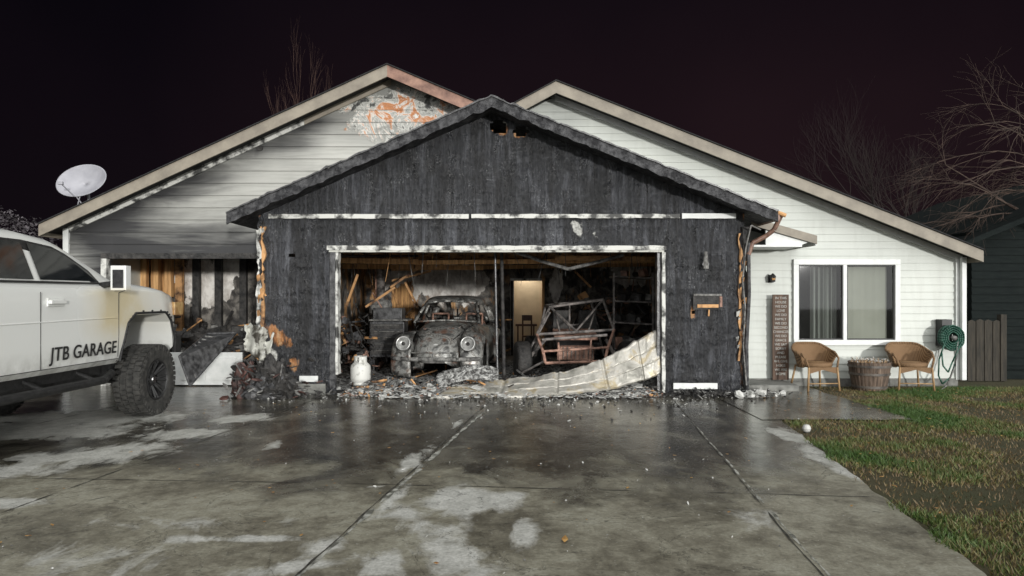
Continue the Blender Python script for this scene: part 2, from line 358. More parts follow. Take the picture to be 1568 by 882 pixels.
# garage front
GA=(-.30,4.31);GL=(-4.09,2.64);GR=(3.81,2.66)
def gz(x): return GL[1]+(x-GL[0])*(GA[1]-GL[1])/(GA[0]-GL[0]) if x<GA[0] else GR[1]+(GR[0]-x)*(GA[1]-GR[1])/(GR[0]-GA[0])
gx0,gx1=-3.78,3.46; ox0,ox1,oz=-2.62,2.23,2.15
xs=sorted(set(list(np.round(np.linspace(gx0,gx1,150),4))+[ox0,ox1])); b=MB(); zs=sorted(set(list(np.round(np.arange(0,4.4,.05),4))+[oz]))
vid={}
def gv(x,z):
    zz=min(z,gz(x)-.06); k=(round(x,4),round(zz,4))
    if k not in vid:
        vid[k]=len(b.v)
        dx=0
        if x==gx0: dx=-.05*abs(nz(0,0,z,5))+.08*max(0,nz(3,0,z,3))
        if x==gx1: dx=.05*abs(nz(0,0,z,5))-.1*max(0,nz(5,0,z,3))
        b.v.append((x+dx,Fy+.022*nz(x,0,zz,2.2)+.018*nz(x,7,zz,9)-.012*(1-((zz/.19)%1)),zz))
    return vid[k]
holes=[(X(765,Fy),Z(195,Fy),.10),(X(797,Fy),Z(203,Fy),.075),(X(445,Fy),Z(390,Fy),.035),(X(1062,Fy),Z(478,Fy),.03)]
for z0,z1 in zip(zs,zs[1:]):
    for x0,x1 in zip(xs,xs[1:]):
        xm=(x0+x1)/2; zm=(z0+z1)/2
        if z0>=gz(xm)-.06: continue
        if ox0<xm<ox1 and zm<oz: continue
        if any(math.hypot((xm-h[0])*.8,zm-h[1])<h[2]*(1+.5*nz(xm,0,zm,9)) for h in holes): continue
        f=[gv(x0,z0),gv(x1,z0),gv(x1,z1),gv(x0,z1)]; f2=[]
        for q in f:
            if q not in f2: f2.append(q)
        if len(f2)>2: b.f.append(tuple(f2)); b.m.append(0)
b.mats=[CHAR]; gf=b.obj('charred_garage_front',house,recalc=False,smooth=True)
def orng(x,y,z):
    v=.62*sm(gx0+.2,gx0,x)*(.5+.8*abs(nz(0,0,z,2)))+.85*sm(gx1-.13,gx1-.0,x)*(.5+.8*abs(nz(5,0,z,2)))
    v=max(v,ell(x,z,X(425,Fy),Z(515,Fy),.36,.14,-.6,1.25),ell(x,z,X(1085,Fy),Z(470,Fy),.26,.06,0,1.1),ell(x,z,X(765,Fy),Z(198,Fy),.24,.14,0,1.0),ell(x,z,X(795,Fy),Z(205,Fy),.14,.08,0,1.2),ell(x,z,X(450,Fy),Z(556,Fy),.12,.2,0,1.0),ell(x,z,X(1060,Fy),Z(480,Fy),.06,.15,0,1.0))
    return v
paint(gf,'orange',orng)
paint(gf,'white',lambda x,y,z: max(ell(x,z,X(408,Fy),Z(545,Fy),.18,.28,.3,1.25),ell(x,z,X(885,Fy),Z(352,Fy),.09,.2,.3,1.15),ell(x,z,X(912,Fy),Z(362,Fy),.05,.22,.7,1.1),.6*sm(gx0+.06,gx0,x)*(.5+abs(nz(0,2,z,2))),ell(x,z,X(765,Fy),Z(190,Fy),.16,.09,0,1.0),.2))
b=MB()
b.prism([GA,GL,(GL[0],GL[1]-.11),(GA[0],GA[1]-.11)],9.8,11.3,CSHING); b.prism([GA,GR,(GR[0],GR[1]-.11),(GA[0],GA[1]-.11)],9.8,11.3,CSHING)
b.obj('garage_roof',house)
b=MB()
for (A,E) in((GA,GL),(GA,GR)):
    N=90; s1=[];s2=[];s3=[];s4=[];u1=[];u2=[]
    for i in range(N+1):
        t=i/N; x=A[0]+(E[0]-A[0])*t; z=A[1]+(E[1]-A[1])*t; r=.03*nz(x,0,0,7); w=.14+.035*nz(x,3,0,6)
        s1.append((x,9.77,z+.01+r*.3)); s2.append((x,9.765,z-w)); s3.append((x,9.8,z-w)); s4.append((x,9.8,z+.005+r*.3)); u1.append((x,9.745,z+.035+r)); u2.append((x,9.745,z+.012+r*.5))
    b.loft([s4,s1,s2,s3],CSHING); b.loft([[(p[0],9.9,p[2]) for p in u1],u1,u2,[(p[0],9.77,p[2]) for p in u2]],BLACKG)
b.obj('charred_rake_boards',house)
b=MB()
def strip(x0,x1,z0,z1,y0,y1,mat,seg=.08,jit=.01,horiz=True):
    L=x1-x0 if horiz else z1-z0; N=max(2,int(L/seg)); A=[];B=[];C=[];D=[]
    for i in range(N+1):
        t=i/N
        if horiz:
            x=x0+L*t; a=z0+jit*nz(x,1,0,5); c=z1+jit*nz(x,9,0,5); A.append((x,y0,a));B.append((x,y0,c));C.append((x,y1,c));D.append((x,y1,a))
        else:
            z=z0+L*t; a=x0+jit*nz(z,1,0,5); c=x1+jit*nz(z,9,0,5); A.append((a,y0,z));B.append((c,y0,z));C.append((c,y1,z));D.append((a,y1,z))
    b.loft([A,B,C,D,A],mat)
strip(X(413,Fy),X(718,Fy),2.62,2.685,Fy-.06,Fy-.03,SMOKW); strip(X(722,Fy),X(1040,Fy),2.625,2.685,Fy-.055,Fy-.03,SMOKW); strip(X(1043,Fy),X(1125,Fy),2.62,2.695,Fy-.06,Fy-.03,WHITE,jit=.006)
strip(ox0-.13,ox1+.06,oz-.0,oz+.065,Fy-.07,Fy-.03,SMOKW,jit=.012); strip(ox0-.10,ox1+.03,oz-.03,oz-.004,Fy-.065,Fy+.1,MELT,jit=.004)
strip(ox0-.09,ox0-.005,0.1,oz-.03,Fy-.06,Fy+.0,BLACKG,horiz=False); strip(ox0-.005,ox0+.03,.3,oz-.03,Fy-.055,Fy+.12,SMOKW,horiz=False,jit=.01)
strip(ox1-.0,ox1+.05,.0,oz-.03,Fy-.06,Fy+.12,SMOKW,horiz=False,jit=.01); strip(ox1-.06,ox1-.005,.0,oz-.03,Fy-.0,Fy+.15,BLACKG,horiz=False)
strip(X(460,Fy),X(488,Fy),Z(584,Fy),Z(575,Fy),Fy-.055,Fy-.03,WHITE,jit=.003); strip(X(1030,Fy),X(1097,Fy),Z(595,Fy),Z(586,Fy),Fy-.055,Fy-.03,WHITE,jit=.003)
strip(gx1-.02,gx1+.05,0,2.5,Fy-.03,Fy+.03,BLACK,horiz=False,jit=.05); strip(gx1-.08,gx1-.05,.5,2.4,Fy-.04,Fy-.01,WOODO,horiz=False,jit=.05)
strip(gx0-.02,gx0+.03,1.0,2.45,Fy-.04,Fy+.0,SMOKW,horiz=False,jit=.06); strip(gx0+.05,gx0+.085,.9,2.5,Fy-.045,Fy+.0,WOODO,horiz=False,jit=.06)
strip(X(455,Fy),X(500,Fy),0,Z(587,Fy),Fy-.08,Fy-.04,FOUND,jit=.01)
strip(X(1018,Fy),X(1150,Fy),0,Z(600,Fy),Fy-.07,Fy-.04,BLACK,jit=.02)
for i in range(46):
    sd=random.random()<.5; x=(gx0+random.uniform(-.02,.12)) if sd else (gx1+random.uniform(-.12,.04)); z=random.uniform(.3,2.5); s=random.uniform(.03,.08)
    b.add([(x-s*.3,Fy-.05,z),(x+s*.4,Fy-.03,z+s*.3),(x+s*.3,Fy-.09,z+s*1.5),(x-s*.35,Fy-.06,z+s*1.2)],[(0,1,2,3)],random.choice([WOODO,SMOKW,BLACK,BLACK,WOODO,ASH]))
b.bb(gx0-.0,gx0+.1,Fy+.04,Wy,0,2.6,BLACK); b.bb(gx1-.1,gx1,Fy+.04,Wy,0,2.6,BLACK)
b.prism([(-3.7,2.45),(3.3,2.45),(GA[0],4.0)],Wy-.15,Wy-.1,BLACK)
b.bb(X(1060,Fy),X(1104,Fy),Fy-.055,Fy-.03,Z(474,Fy),Z(450,Fy),BLACK)
b.bb(X(1066,Fy),X(1098,Fy),Fy-.075,Fy-.056,Z(471,Fy),Z(466,Fy),WOODO); b.bb(X(1061,Fy),X(1103,Fy),Fy-.065,Fy-.056,Z(453,Fy),Z(450,Fy),ASHG); b.bb(X(1100,Fy),X(1104,Fy),Fy-.065,Fy-.056,Z(470,Fy),Z(454,Fy),RUST)
b.cyl((X(1078,Fy),Fy-.02,Z(405,Fy)),(X(1078,Fy),Fy-.1,Z(405,Fy)),.05,BLACKG); b.cyl((X(1078,Fy),Fy-.09,Z(412,Fy)),(X(1078,Fy),Fy-.09,Z(386,Fy)),.045,ASHG,.025)
b.cyl((X(1085,Fy),Fy-.03,Z(470,Fy)),(X(1083,Fy),Fy-.07,Z(484,Fy)),.012,WOODO)
b.obj('garage_trim',house,bevel=.003)
# ---- interior
def iwall(name,axis,c,a0,a1,z0,z1,or_,wh,d=.12):
    b=MB(); na=int((a1-a0)/d); nzv=int((z1-z0)/d); As=np.linspace(a0,a1,max(2,na+1)); Zs=np.linspace(z0,z1,max(2,nzv+1))
    pts=[[((a,c+.02*nz(a,c,z,3),z) if axis=='y' else (c+.02*nz(c,a,z,3),a,z)) for a in As] for z in Zs]
    b.loft(pts,SOOT); o=b.obj(name,house,smooth=True,recalc=False)
    paint(o,'orange',lambda x,y,z:or_(x if axis=='y' else y,z)); paint(o,'white',lambda x,y,z:wh(x if axis=='y' else y,z)); return o
By=16.9
dx0,dx1,dz1=X(787,By),X(830,By),Z(430,By)
def iw(u,z):
    v=max(ell(u,z,X(690,By),Z(432,By),.95,.5,0,1.45),ell(u,z,X(600,By),Z(425,By),.5,.3,0,1.1),ell(u,z,X(850,By),Z(435,By),.2,.4,0,1.15),ell(u,z,X(965,By),Z(415,By),.6,.35,0,1.3)); return v+.16
def io(u,z): return .36+max(ell(u,z,X(620,By),Z(460,By),.5,.5,0,.55),ell(u,z,X(560,By),Z(440,By),.6,.4,0,.45))
iwall('garage_back_wall_1','y',By,-3.7,dx0-.06,0,2.5,io,iw); iwall('garage_back_wall_2','y',By,dx1+.06,3.4,0,2.5,io,iw); iwall('garage_back_wall_3','y',By,dx0-.06,dx1+.06,dz1+.06,2.5,io,iw)
iwall('garage_side_wall_1','x',-3.66,11.2,16.9,0,2.5,lambda u,z:.45,lambda u,z:.3); iwall('garage_side_wall_2','x',3.34,10.3,16.9,0,2.5,lambda u,z:.36,lambda u,z:.37)
iwall('bay_back_wall','y',13.6,-7.2,-3.75,0,2.5,lambda u,z:.2+ell(u,z,X(245,13.6),Z(425,13.6),.7,.7,0,.75),lambda u,z:max(ell(u,z,X(312,13.6),Z(430,13.6),.55,.55,0,1.35),ell(u,z,X(350,13.6),Z(420,13.6),.35,.4,0,1.0))+.08)
b=MB()
b.bb(-7.2,3.4,11.25,17.8,2.5,2.56,BLACK)
b.bb(-7.2,3.4,11.26,17.8,-.04,.015,BLACK)
b.bb(-3.68,3.36,10.3,11.25,-.03,.012,BLACK)
for y in np.arange(11.6,16.8,.6): b.bb(-3.6,3.3,y,y+.045,2.36,2.495,WOODO)
def beam(p0,p1,y,w,mt): b.box((W(*p0,y)+W(*p1,y))/2,((W(*p1,y)-W(*p0,y)).length,w*1.2,w*1.6),mt,(0,-math.atan2((W(*p1,y)-W(*p0,y)).z,(W(*p1,y)-W(*p0,y)).x),0))
beam((522,399),(640,401),12.3,.06,WOODB); beam((640,402),(1006,399),12.4,.05,WOODB); beam((525,408),(740,410),14.3,.06,WOODB); beam((600,412),(1002,405),15.2,.05,WOODB); beam((850,395),(1008,397),11.8,.05,WOODO)
for (p0,p1,y) in(((640,410),(598,440),13.5),((605,440),(560,470),13.2),((548,420),(530,470),13),((600,430),(660,415),14.2),((620,432),(640,470),14.6),((870,405),(905,440),15)): b.cyl(W(*p0,y),W(*p1,y),.03,WOODO,None,4)
for i in range(110):
    x=random.uniform(-3.3,3.1); y=random.uniform(11.4,16); L=random.uniform(.15,.75); p=Vector((x,y,2.4)); q=p+Vector((random.gauss(0,.08),random.gauss(0,.05),-L)); b.cyl(p,q,random.uniform(.004,.016),random.choice([BLACK,BLACKG,WOODO,ASHG]),.004,5)
for px,mt in((200,WOODB),(216,WOODB),(234,WOODB),(254,WOODB),(270,WOODO),(296,BLACK),(330,BLACK),(368,BLACK)):
    x=X(px,13.4); b.bb(x,x+.13,13.35,13.45,1.45 if mt is WOODB else .1,2.3,mt)
b.bb(-7.2,-3.75,13.3,13.4,2.3,2.4,BLACK)
b.bb(X(205,13),X(240,13),12.9,13.0,.9,1.6,BLACKG); 
b.bb(dx0-.09,dx0,By-.05,By+.1,0,dz1+.06,WHITE); b.bb(dx1,dx1+.06,By-.05,By+.1,0,dz1+.06,WOODB); b.bb(dx0,dx1,By-.05,By+.1,dz1,dz1+.06,SMOKW)
b.bb(dx0-.085,dx0-.02,By-.09,By-.052,.0,dz1,BLACK)
b.obj('interior_framing',house)
ROOM=simple('room_wall_beige',(.45,.39,.30),(.58,.5,.39),2,.7,.0)
b=MB(); b.bb(dx0-.3,dx1+.3,17.75,17.8,0,2.3,ROOM); b.bb(dx1+.2,dx1+.26,By+.11,17.74,0,2.3,ROOM); b.bb(dx0-.3,dx0-.24,By+.11,17.74,0,2.3,ROOM); b.bb(dx0-.23,dx1+.19,By+.12,17.74,.02,.03,WOODO); b.bb(dx0-.23,dx1+.19,By+.12,17.74,2.2,2.23,ROOM)
CHAIRW=simple('dark_chair_wood',(.04,.015,.01),(.1,.04,.025),6,.5,.1)
for q in(0,.4): b.bb(dx0+.08+q,dx0+.12+q,17.2,17.24,.03,.72,CHAIRW)
b.bb(dx0+.04,dx0+.58,17.15,17.55,.72,.77,CHAIRW); b.bb(dx0+.2,dx0+.24,17.1,17.14,.03,1.0,CHAIRW); b.bb(dx0+.42,dx0+.46,17.1,17.14,.03,1.0,CHAIRW); b.bb(dx0+.241,dx0+.419,17.1,17.14,.86,1.0,CHAIRW); b.bb(dx0+.2,dx0+.46,17.0,17.09,.45,.49,CHAIRW); b.obj('inner_room',house)
LB=bpy.data.materials.new('lamp_bulb'); LB.use_nodes=True; e_=LB.node_tree.nodes['Principled BSDF']; e_.inputs['Emission Color'].default_value=(1,.85,.6,1); e_.inputs['Emission Strength'].default_value=3
b=MB(); b.lathe([(0,0),(.07,.0),(.08,.04),(.09,.06)],((dx0+dx1)/2,17.35,2.13),(0,0,1),LB,16); b.obj('room_ceiling_lamp',house)
pl=bpy.data.lights.new('room_lamp_light','POINT'); pl.energy=11; pl.color=(1,.9,.74); pl.shadow_soft_size=.08; po=bpy.data.objects.new('room_lamp_light',pl); scene.collection.objects.link(po); po.location=((dx0+dx1)/2,17.35,2.05); po.parent=house
b=MB()
b.cyl(W(758,385,11.0),(X(762,11.0),11.0,.1),.02,BLACKG); b.cyl(W(768,385,11.2),(X(772,11.2),11.2,.1),.03,BLACK)
b.tube([W(790,386,11.3),W(830,400,11.4),W(870,412,11.5),W(920,400,11.6),W(955,390,11.6)],.03,ASHG)
b.tube([W(515,392,10.6),W(640,392,15)],.02,BLACK); b.obj('door_track',house)
# window
cur=M('curtain_fabric'); cc=cur.ramp(cur.noise(3,(6,1,.3)),[(.3,(.14,.14,.13)),(.7,(.3,.3,.28))]); CUR=cur.out(cc,.9)
m=M('window_glass'); 
gl=m.n.new('ShaderNodeBsdfGlossy'); gl.inputs['Roughness'].default_value=.03; tr=m.n.new('ShaderNodeBsdfTransparent'); tr.inputs[0].default_value=(.75,.79,.77,1)
mx=m.n.new('ShaderNodeMixShader'); mx.inputs[0].default_value=.06; m.l.new(tr.outputs[0],mx.inputs[1]); m.l.new(gl.outputs[0],mx.inputs[2]); m.l.new(mx.outputs[0],m.n['Material Output'].inputs[0]); GLASS=m.m
wx0,wx1,wz0,wz1=4.60,6.345,.667,2.07
b=MB(); y0,y1=Wy-.06,Wy+.02
b.bb(wx0,wx1,y0,y1,wz1-.09,wz1,WHITE); b.bb(wx0,wx1,y0-.015,y1,wz0,wz0+.085,WHITE); b.bb(wx0,wx0+.085,y0,y1,wz0+.085,wz1-.09,WHITE); b.bb(wx1-.085,wx1,y0,y1,wz0+.085,wz1-.09,WHITE)
xm=X(1292,Wy); b.bb(xm-.03,xm+.03,y0+.01,y1+.0,wz0+.085,wz1-.09,WHITE)
DK=simple('dark_gasket',(.015,.015,.015),(.025,.025,.025),4,.5,0)
for (a,c) in((wx0+.085,xm-.03),(xm+.03,wx1-.085)):
    b.bb(a,a+.02,y0+.02,y1,wz0+.085,wz1-.09,DK); b.bb(c-.02,c,y0+.02,y1,wz0+.085,wz1-.09,DK); b.bb(a+.02,c-.02,y0+.02,y1,wz1-.11,wz1-.09,DK); b.bb(a+.02,c-.02,y0+.02,y1,wz0+.085,wz0+.105,DK)
b.obj('window_frame',house,bevel=.004)
b=MB(); b.add([(wx0+.08,Wy-.02,wz0+.08),(wx1-.08,Wy-.02,wz0+.08),(wx1-.08,Wy-.02,wz1-.08),(wx0+.08,Wy-.02,wz1-.08)],[(0,1,2,3)],GLASS); b.obj('window_glass',house,recalc=False)
def curt(x0,x1,amp,mat,name,yy=.12,fr=.45):
    b=MB(); N=120; t=[(x0+(x1-x0)*i/N,Wy+yy+amp*math.sin(i*fr+.8*math.sin(i*.21)),0) for i in range(N+1)]
    b.loft([[(x,y,wz0) for x,y,_ in t],[(x,y,wz1) for x,y,_ in t]],mat); b.obj(name,house,smooth=True,recalc=False)
curt(X(1243,11.3),X(1282,11.3),.03,CUR,'curtain_dark',.16,.3)
c2=simple('curtain_beige',(.36,.345,.30),(.42,.40,.35),1.5,.9,0); curt(xm+.0,wx1-.14,.004,c2,'curtain_beige',.1,.12); b=MB(); b.bb(wx0-.2,wx1+.2,Wy+.5,Wy+.52,wz0-.2,wz1+.1,DK); b.obj('room_dark_wall',house)
# porch roof + gutter
b=MB(); pr=[(X(1150,10.5),Z(335,10.5)),(X(1248,10.5),Z(362,10.5))]
b.prism([pr[0],pr[1],(pr[1][0],pr[1][1]-.05),(pr[0][0],pr[0][1]-.05)],10.5,Wy-.02,SHING)
b.prism([(pr[0][0],pr[0][1]+.02),(pr[1][0]+.02,pr[1][1]+.01),(pr[1][0]+.02,pr[1][1]-.12),(pr[0][0],pr[0][1]-.1)],10.47,10.498,TRIM)
b.bb(pr[0][0],pr[1][0]-.2,10.5,Wy-.03,pr[1][1]-.16,pr[1][1]-.13,WHITE); b.bb(pr[1][0]+.0,pr[1][0]+.03,10.5,Wy-.03,pr[1][1]-.14,pr[1][1]-.01,WHITE)
b.prism([(pr[1][0]-.75,pr[1][1]+.1),(pr[1][0]-.02,pr[1][1]-.06),(pr[1][0]-.2,pr[1][1]-.13),(pr[1][0]-.75,pr[1][1]-.13)],10.52,10.56,WHITE)
b.obj('porch_roof',house)
b=MB(); CP=simple('copper_brown_gutter',(.1,.05,.035),(.34,.2,.14),8,.5,.2)
b.tube([(3.82,9.85,2.60),(3.8,11.1,2.60)],.055,CP); b.tube([W(1196,330,10.0),W(1185,352,10.05),W(1172,362,10.1),W(1152,372,10.12),W(1146,390,10.12)],.035,CP,10)
b.tube([W(1146,372,10.12),W(1147,450,10.12),W(1143,530,10.13),W(1144,600,10.12)],.03,BLACKG,8); b.tube([W(1165,352,10.0),W(1150,345,10.0),W(1142,380,10.05),W(1137,430,10.08),W(1141,470,10.1),W(1138,530,10.1),W(1143,590,10.1)],.012,ASHG,8)
b.tube([W(1190,325,9.9),W(1203,330,9.9)],.03,WOODO)
b.obj('bent_downspout',house)
b=MB(); b.bb(7.30,7.38,Wy-.13,Wy-.07,.1,2.1,WHITE); b.obj('downspout',house,bevel=.01)
lamp=empty('wall_lantern'); b=MB(); lx,lzz=X(1183,11.1),Z(427,11.1)
b.bb(lx-.04,lx+.04,Wy-.05,Wy-.015,lzz-.06,lzz+.07,DK); b.cyl((lx,Wy-.11,lzz-.05),(lx,Wy-.11,lzz+.04),.04,DK,.05,8); b.cyl((lx,Wy-.11,lzz+.04),(lx,Wy-.11,lzz+.09),.055,DK,.01,8); b.cyl((lx,Wy-.11,lzz-.02),(lx,Wy-.14,lzz+.02),.04,WOODB,.03,8); b.tube([(lx,Wy-.05,lzz+.05),(lx,Wy-.1,lzz+.07)],.01,DK); b.obj('lantern_body',lamp)
# ---------------------------------------------------------------- debris
def chip(b,c,s,mat,flat=.25,tilt=.5):
    n=random.choice((4,5,6)); R=Euler((random.gauss(0,tilt),random.gauss(0,tilt),random.uniform(0,6.3))).to_matrix(); th=s*random.uniform(.06,flat)
    el=random.uniform(.35,1); pts=[Vector((math.cos(2*math.pi*i/n)*s*random.uniform(.6,1.1),math.sin(2*math.pi*i/n)*s*el*random.uniform(.6,1.1),0)) for i in range(n)]
    c=Vector(c); vs=[c+R@p for p in pts]+[c+R@(p*.9+Vector((0,0,th))) for p in pts]
    b.add(vs,[tuple(range(n-1,-1,-1)),tuple(range(n,2*n))]+[(i,(i+1)%n,(i+1)%n+n,i+n) for i in range(n)],mat)
def heap(x,y):
    if y<9.75: return -.02
    e=sm(-2.75,-2.3,x)*sm(2.5,2.0,x) if y<10.6 else 1
    f=sm(9.8+.12*nz(x,0,0,2),10.25,y)
    return -.02+e*f*(.075+.08*max(-.6,nz(x,y,0,2.2))+.03*nz(x,y,3,9))
DEB=M('debris_mix'); dc=DEB.ramp(DEB.noise(16,(1,1,1),8,.5,.75),[(.3,(.01,.01,.01)),(.44,(.06,.057,.053)),(.51,(.26,.26,.25)),(.61,(.62,.62,.59))]); DEB.bump(DEB.noise(25),.9,.03); DEBM=DEB.out(dc,.75)
deb=empty('debris_pile')
grid('debris_mound',-3.5,3.3,9.75,15,.045,DEBM,0,heap,deb,True)
b=MB(); mats=[BLACK,BLACK,ASHG,ASHG,ASH,ASH,ASH,WOODO,RUST]
for i in range(3000):
    x=random.uniform(-2.55,2.25); y=min(14.5,9.85+random.expovariate(1.4)); 
    chip(b,(x,y,max(0.01,heap(x,y))+random.uniform(0,.025)),random.uniform(.010,.045)*(1.6 if random.random()<.1 else 1),random.choice(mats),.2,.4)
for i in range(330):
    x=random.uniform(-1.9,1.9); y=random.uniform(9.72,10.6); chip(b,(x,y,max(0,heap(x,y))+.02),random.uniform(.05,.13),random.choice([ASH,ASH,ASH,ASHG]),.08,.2)
for i in range(800):
    x=random.gauss(0,1.9); y=9.85-random.expovariate(2.4); 
    if abs(x)<3.6 and y>7.6: chip(b,(x,y,.008),random.uniform(.006,.03),random.choice([ASHG,ASH,BLACK,BLACK]))
for cx,cy,n,sx in((3.55,9.9,120,.2),(-3.1,9.95,60,.3),(2.7,9.95,130,.35),(3.2,9.95,80,.3)):
    for i in range(n): chip(b,(random.gauss(cx,sx),random.gauss(cy,.1),random.uniform(.01,.08)),random.uniform(.015,.06),random.choice([ASH,ASHG,BLACK,ASH] if cx>3.5 else [BLACK,BLACK,ASHG,BLACK]))
for i in range(18): chip(b,(random.gauss(3.5,.16),random.gauss(9.8,.06),random.uniform(.02,.06)),random.uniform(.05,.09),ASH,.8)
b.obj('debris_chips',deb)
b=MB()
for i in range(90):
    x=random.uniform(-2.4,2.1); y=random.uniform(10.1,12.5); a=random.uniform(0,6.28); L=random.uniform(.1,.4); z=max(0,heap(x,y))+.02
    b.cyl((x,y,z),(x+L*math.cos(a),y+L*math.sin(a),z+random.uniform(0,.12)),random.uniform(.006,.02),random.choice([BLACK,WOODO,ASHG]),None,5)
b.obj('charred_sticks',deb)
# bent garage door
dp=[((655,611,9.75),(700,592,10.45)),((760,609,9.8),(772,580,10.40)),((850,604,9.88),(852,570,10.33)),((930,595,9.98),(920,549,10.30)),((985,582,10.1),(975,522,10.3)),((1011,572,10.14),(1008,502,10.32))]
bot=[W(*p[0]) for p in dp]; top=[W(*p[1]) for p in dp]
def cr(P,t):
    n=len(P)-1; f=t*n; i=min(int(f),n-1); u=f-i; p0=P[max(i-1,0)];p1=P[i];p2=P[i+1];p3=P[min(i+2,n)]
    return .5*((2*p1)+(p2-p0)*u+(2*p0-5*p1+4*p2-p3)*u*u+(3*p1-p0-3*p2+p3)*u**3)
m=M('heat_stained_door'); c=m.ramp(m.noise(3,(1,1,1),8,.5),[(.25,(.05,.045,.035)),(.4,(.34,.33,.29)),(.52,(.50,.48,.43)),(.6,(.42,.35,.22)),(.72,(.56,.57,.54))]); m.bump(m.noise(9),.6,.03); dmat=m.out(c,.4,.3)
b=MB(); secs=[]; NS=140; prof=[0,.02,.05,.08,.3,.33,.36,.6,.63,.66,.9,.93,.96,1]; off=[.03,0,0,0,0,.012,0,0,.012,0,0,0,.0,.03]
for i in range(NS+1):
    t=i/NS; p=cr(bot,t); q=cr(top,t); tt=(cr(bot,min(1,t+.01))-cr(bot,max(0,t-.01))).normalized(); n=tt.cross(q-p).normalized()
    cx=.022 if (i%28 in(0,1)) else 0; p=p+Vector((0,0,.02*nz(t*9,1,0,1))); q=q+Vector((0,0,.035*nz(t*12,5,0,1)))
    secs.append([p.lerp(q,u)+n*(-o-cx+.035*nz(t*7,u*2,0,1)) for u,o in zip(prof,off)])
b.loft(secs,dmat); b.obj('bent_garage_door',None,smooth=False,solid=.012)
b=MB(); secs=[]
for i in range(20):
    t=i/19; secs.append([W(668+95*t,575-12*math.sin(t*3)+22*u-8*t,10.6-.25*u)+Vector((0,0,.03*nz(t*4,u*3,0,1))) for u in np.linspace(0,1,8)])
b.loft(secs,DEBM); b.obj('crumpled_metal_sheet',None,smooth=True,solid=.01)
# ---------------------------------------------------------------- burned rounded car
car=empty('burned_car')
XF=Matrix.Translation((-1.30,11.3,.0))@Matrix.Rotation(math.radians(-5),4,'Z')
b=MB()
st=[(.10,.16,.36,.52),(.14,.26,.3,.62),(.25,.37,.27,.75),(.45,.48,.25,.87),(.75,.56,.25,.95),(1.05,.60,.25,1.0),(1.25,.63,.25,1.01),(1.5,.70,.25,1.0),(2.0,.72,.25,1.0),(2.7,.71,.25,1.0),(3.2,.62,.25,.98),(3.6,.5,.27,.8),(3.95,.3,.3,.58),(4.05,.15,.35,.5)]
secs=[]
for y,w,z0,z1 in st:
    s=[]
    for i in range(25):
        a=math.pi*i/24; ex=.55
        cx=math.copysign(abs(math.cos(a))**ex,math.cos(a)); sz=abs(math.sin(a))**.75
        s.append((w*cx,y,z0+(z1-z0)*sz))
    secs.append(s)
b.loft(secs,BCAR,False,True)
b.obj('body',car,smooth=True,xf=XF)
b=MB()
secs=[]
for y,w,zt,zb in((1.68,.47,1.36,1.30),(1.8,.52,1.42,1.3),(2.1,.55,1.475,1.3),(2.5,.55,1.47,1.28),(2.9,.53,1.41,1.22)):
    s=[]
    for i in range(17):
        a=math.pi*i/16; s.append((w*math.copysign(abs(math.cos(a))**.6,math.cos(a)),y,zb+(zt-zb)*abs(math.sin(a))**.6))
    secs.append(s)
b.loft(secs,BCAR); b.obj('roof',car,smooth=True,xf=XF,solid=.02)
b=MB()
for s in(1,-1):
    b.tube([(s*.60,1.2,.98),(s*.55,1.42,1.15),(s*.475,1.68,1.33)],.028,BCAR); b.tube([(s*.68,2.3,1.0),(s*.56,2.25,1.3)],.03,BCAR); b.tube([(s*.62,3.0,.98),(s*.52,2.9,1.25)],.07,BCAR); b.tube([(s*.3,3.5,.95),(s*.3,2.95,1.36)],.05,BCAR)
    b.tube([(s*.58,1.2,1.0),(s*.2,1.12,1.025),(0,1.1,1.03)],.018,BCAR)
    b.tube([(s*.50,1.1,.945),(s*.46,.7,.90),(s*.36,.42,.80),(s*.22,.24,.68),(s*.1,.17,.6)],.009,BLACK,6)
b.tube([(-.47,1.67,1.34),(-.25,1.62,1.37),(0,1.6,1.38),(.25,1.62,1.37),(.47,1.67,1.34)],.022,BCAR)
b.tube([(-.5,3.5,1.0),(0,3.6,1.0),(.5,3.5,1.0)],.05,BCAR)
b.lathe([(.19,0),(.2,.01),(.19,.02),(.18,.01),(.19,0)],(.33,1.75,1.02),(0,.8,-.5),BLACKG,18)
for s in(1,-1): b.tube([(s*.5,2.3,.6),(s*.5,2.4,1.12),(s*.18,2.4,1.12),(s*.18,2.3,.6)],.02,RUST)
b.tube([(-.74,.16,.42),(-.55,.03,.42),(-.25,-.03,.42),(0,-.04,.42),(.25,-.03,.42),(.55,.03,.42),(.74,.16,.42)],.035,ASHG); b.tube([(-.4,-.02,.38),(-.4,-.04,.54)],.025,BCAR);b.tube([(.4,-.02,.38),(.4,-.04,.54)],.025,BCAR); b.tube([(-.4,-.04,.53),(.4,-.04,.53)],.013,BCAR)
b.bb(-.04,.04,.16,.2,.60,.66,ASH); b.bb(-.19,.19,-.05,-.03,.36,.46,ASHG)
b.obj('frame_and_bumper',car,smooth=True,xf=XF)
b=MB()
def fender(yc,s,R):
    secs=[]
    for i in range(29):
        t=math.radians(-25+230*i/28); sec=[]
        for k in range(13):
            u=k/12*math.pi*.62
            x=.42+.37*math.sin(min(u,math.pi/2))+(-.02 if u>math.pi/2 else 0); r=R*(.72+.28*math.cos(u))
            sec.append((s*x,yc-r*math.cos(t)*1.06,.33+r*math.sin(t)*1.05))
        secs.append(sec)
    b.loft(secs,BCAR)
for s in(1,-1): fender(.66,s,.50); fender(3.05,s,.52)
b.obj('fenders',car,smooth=True,xf=XF,solid=.012)
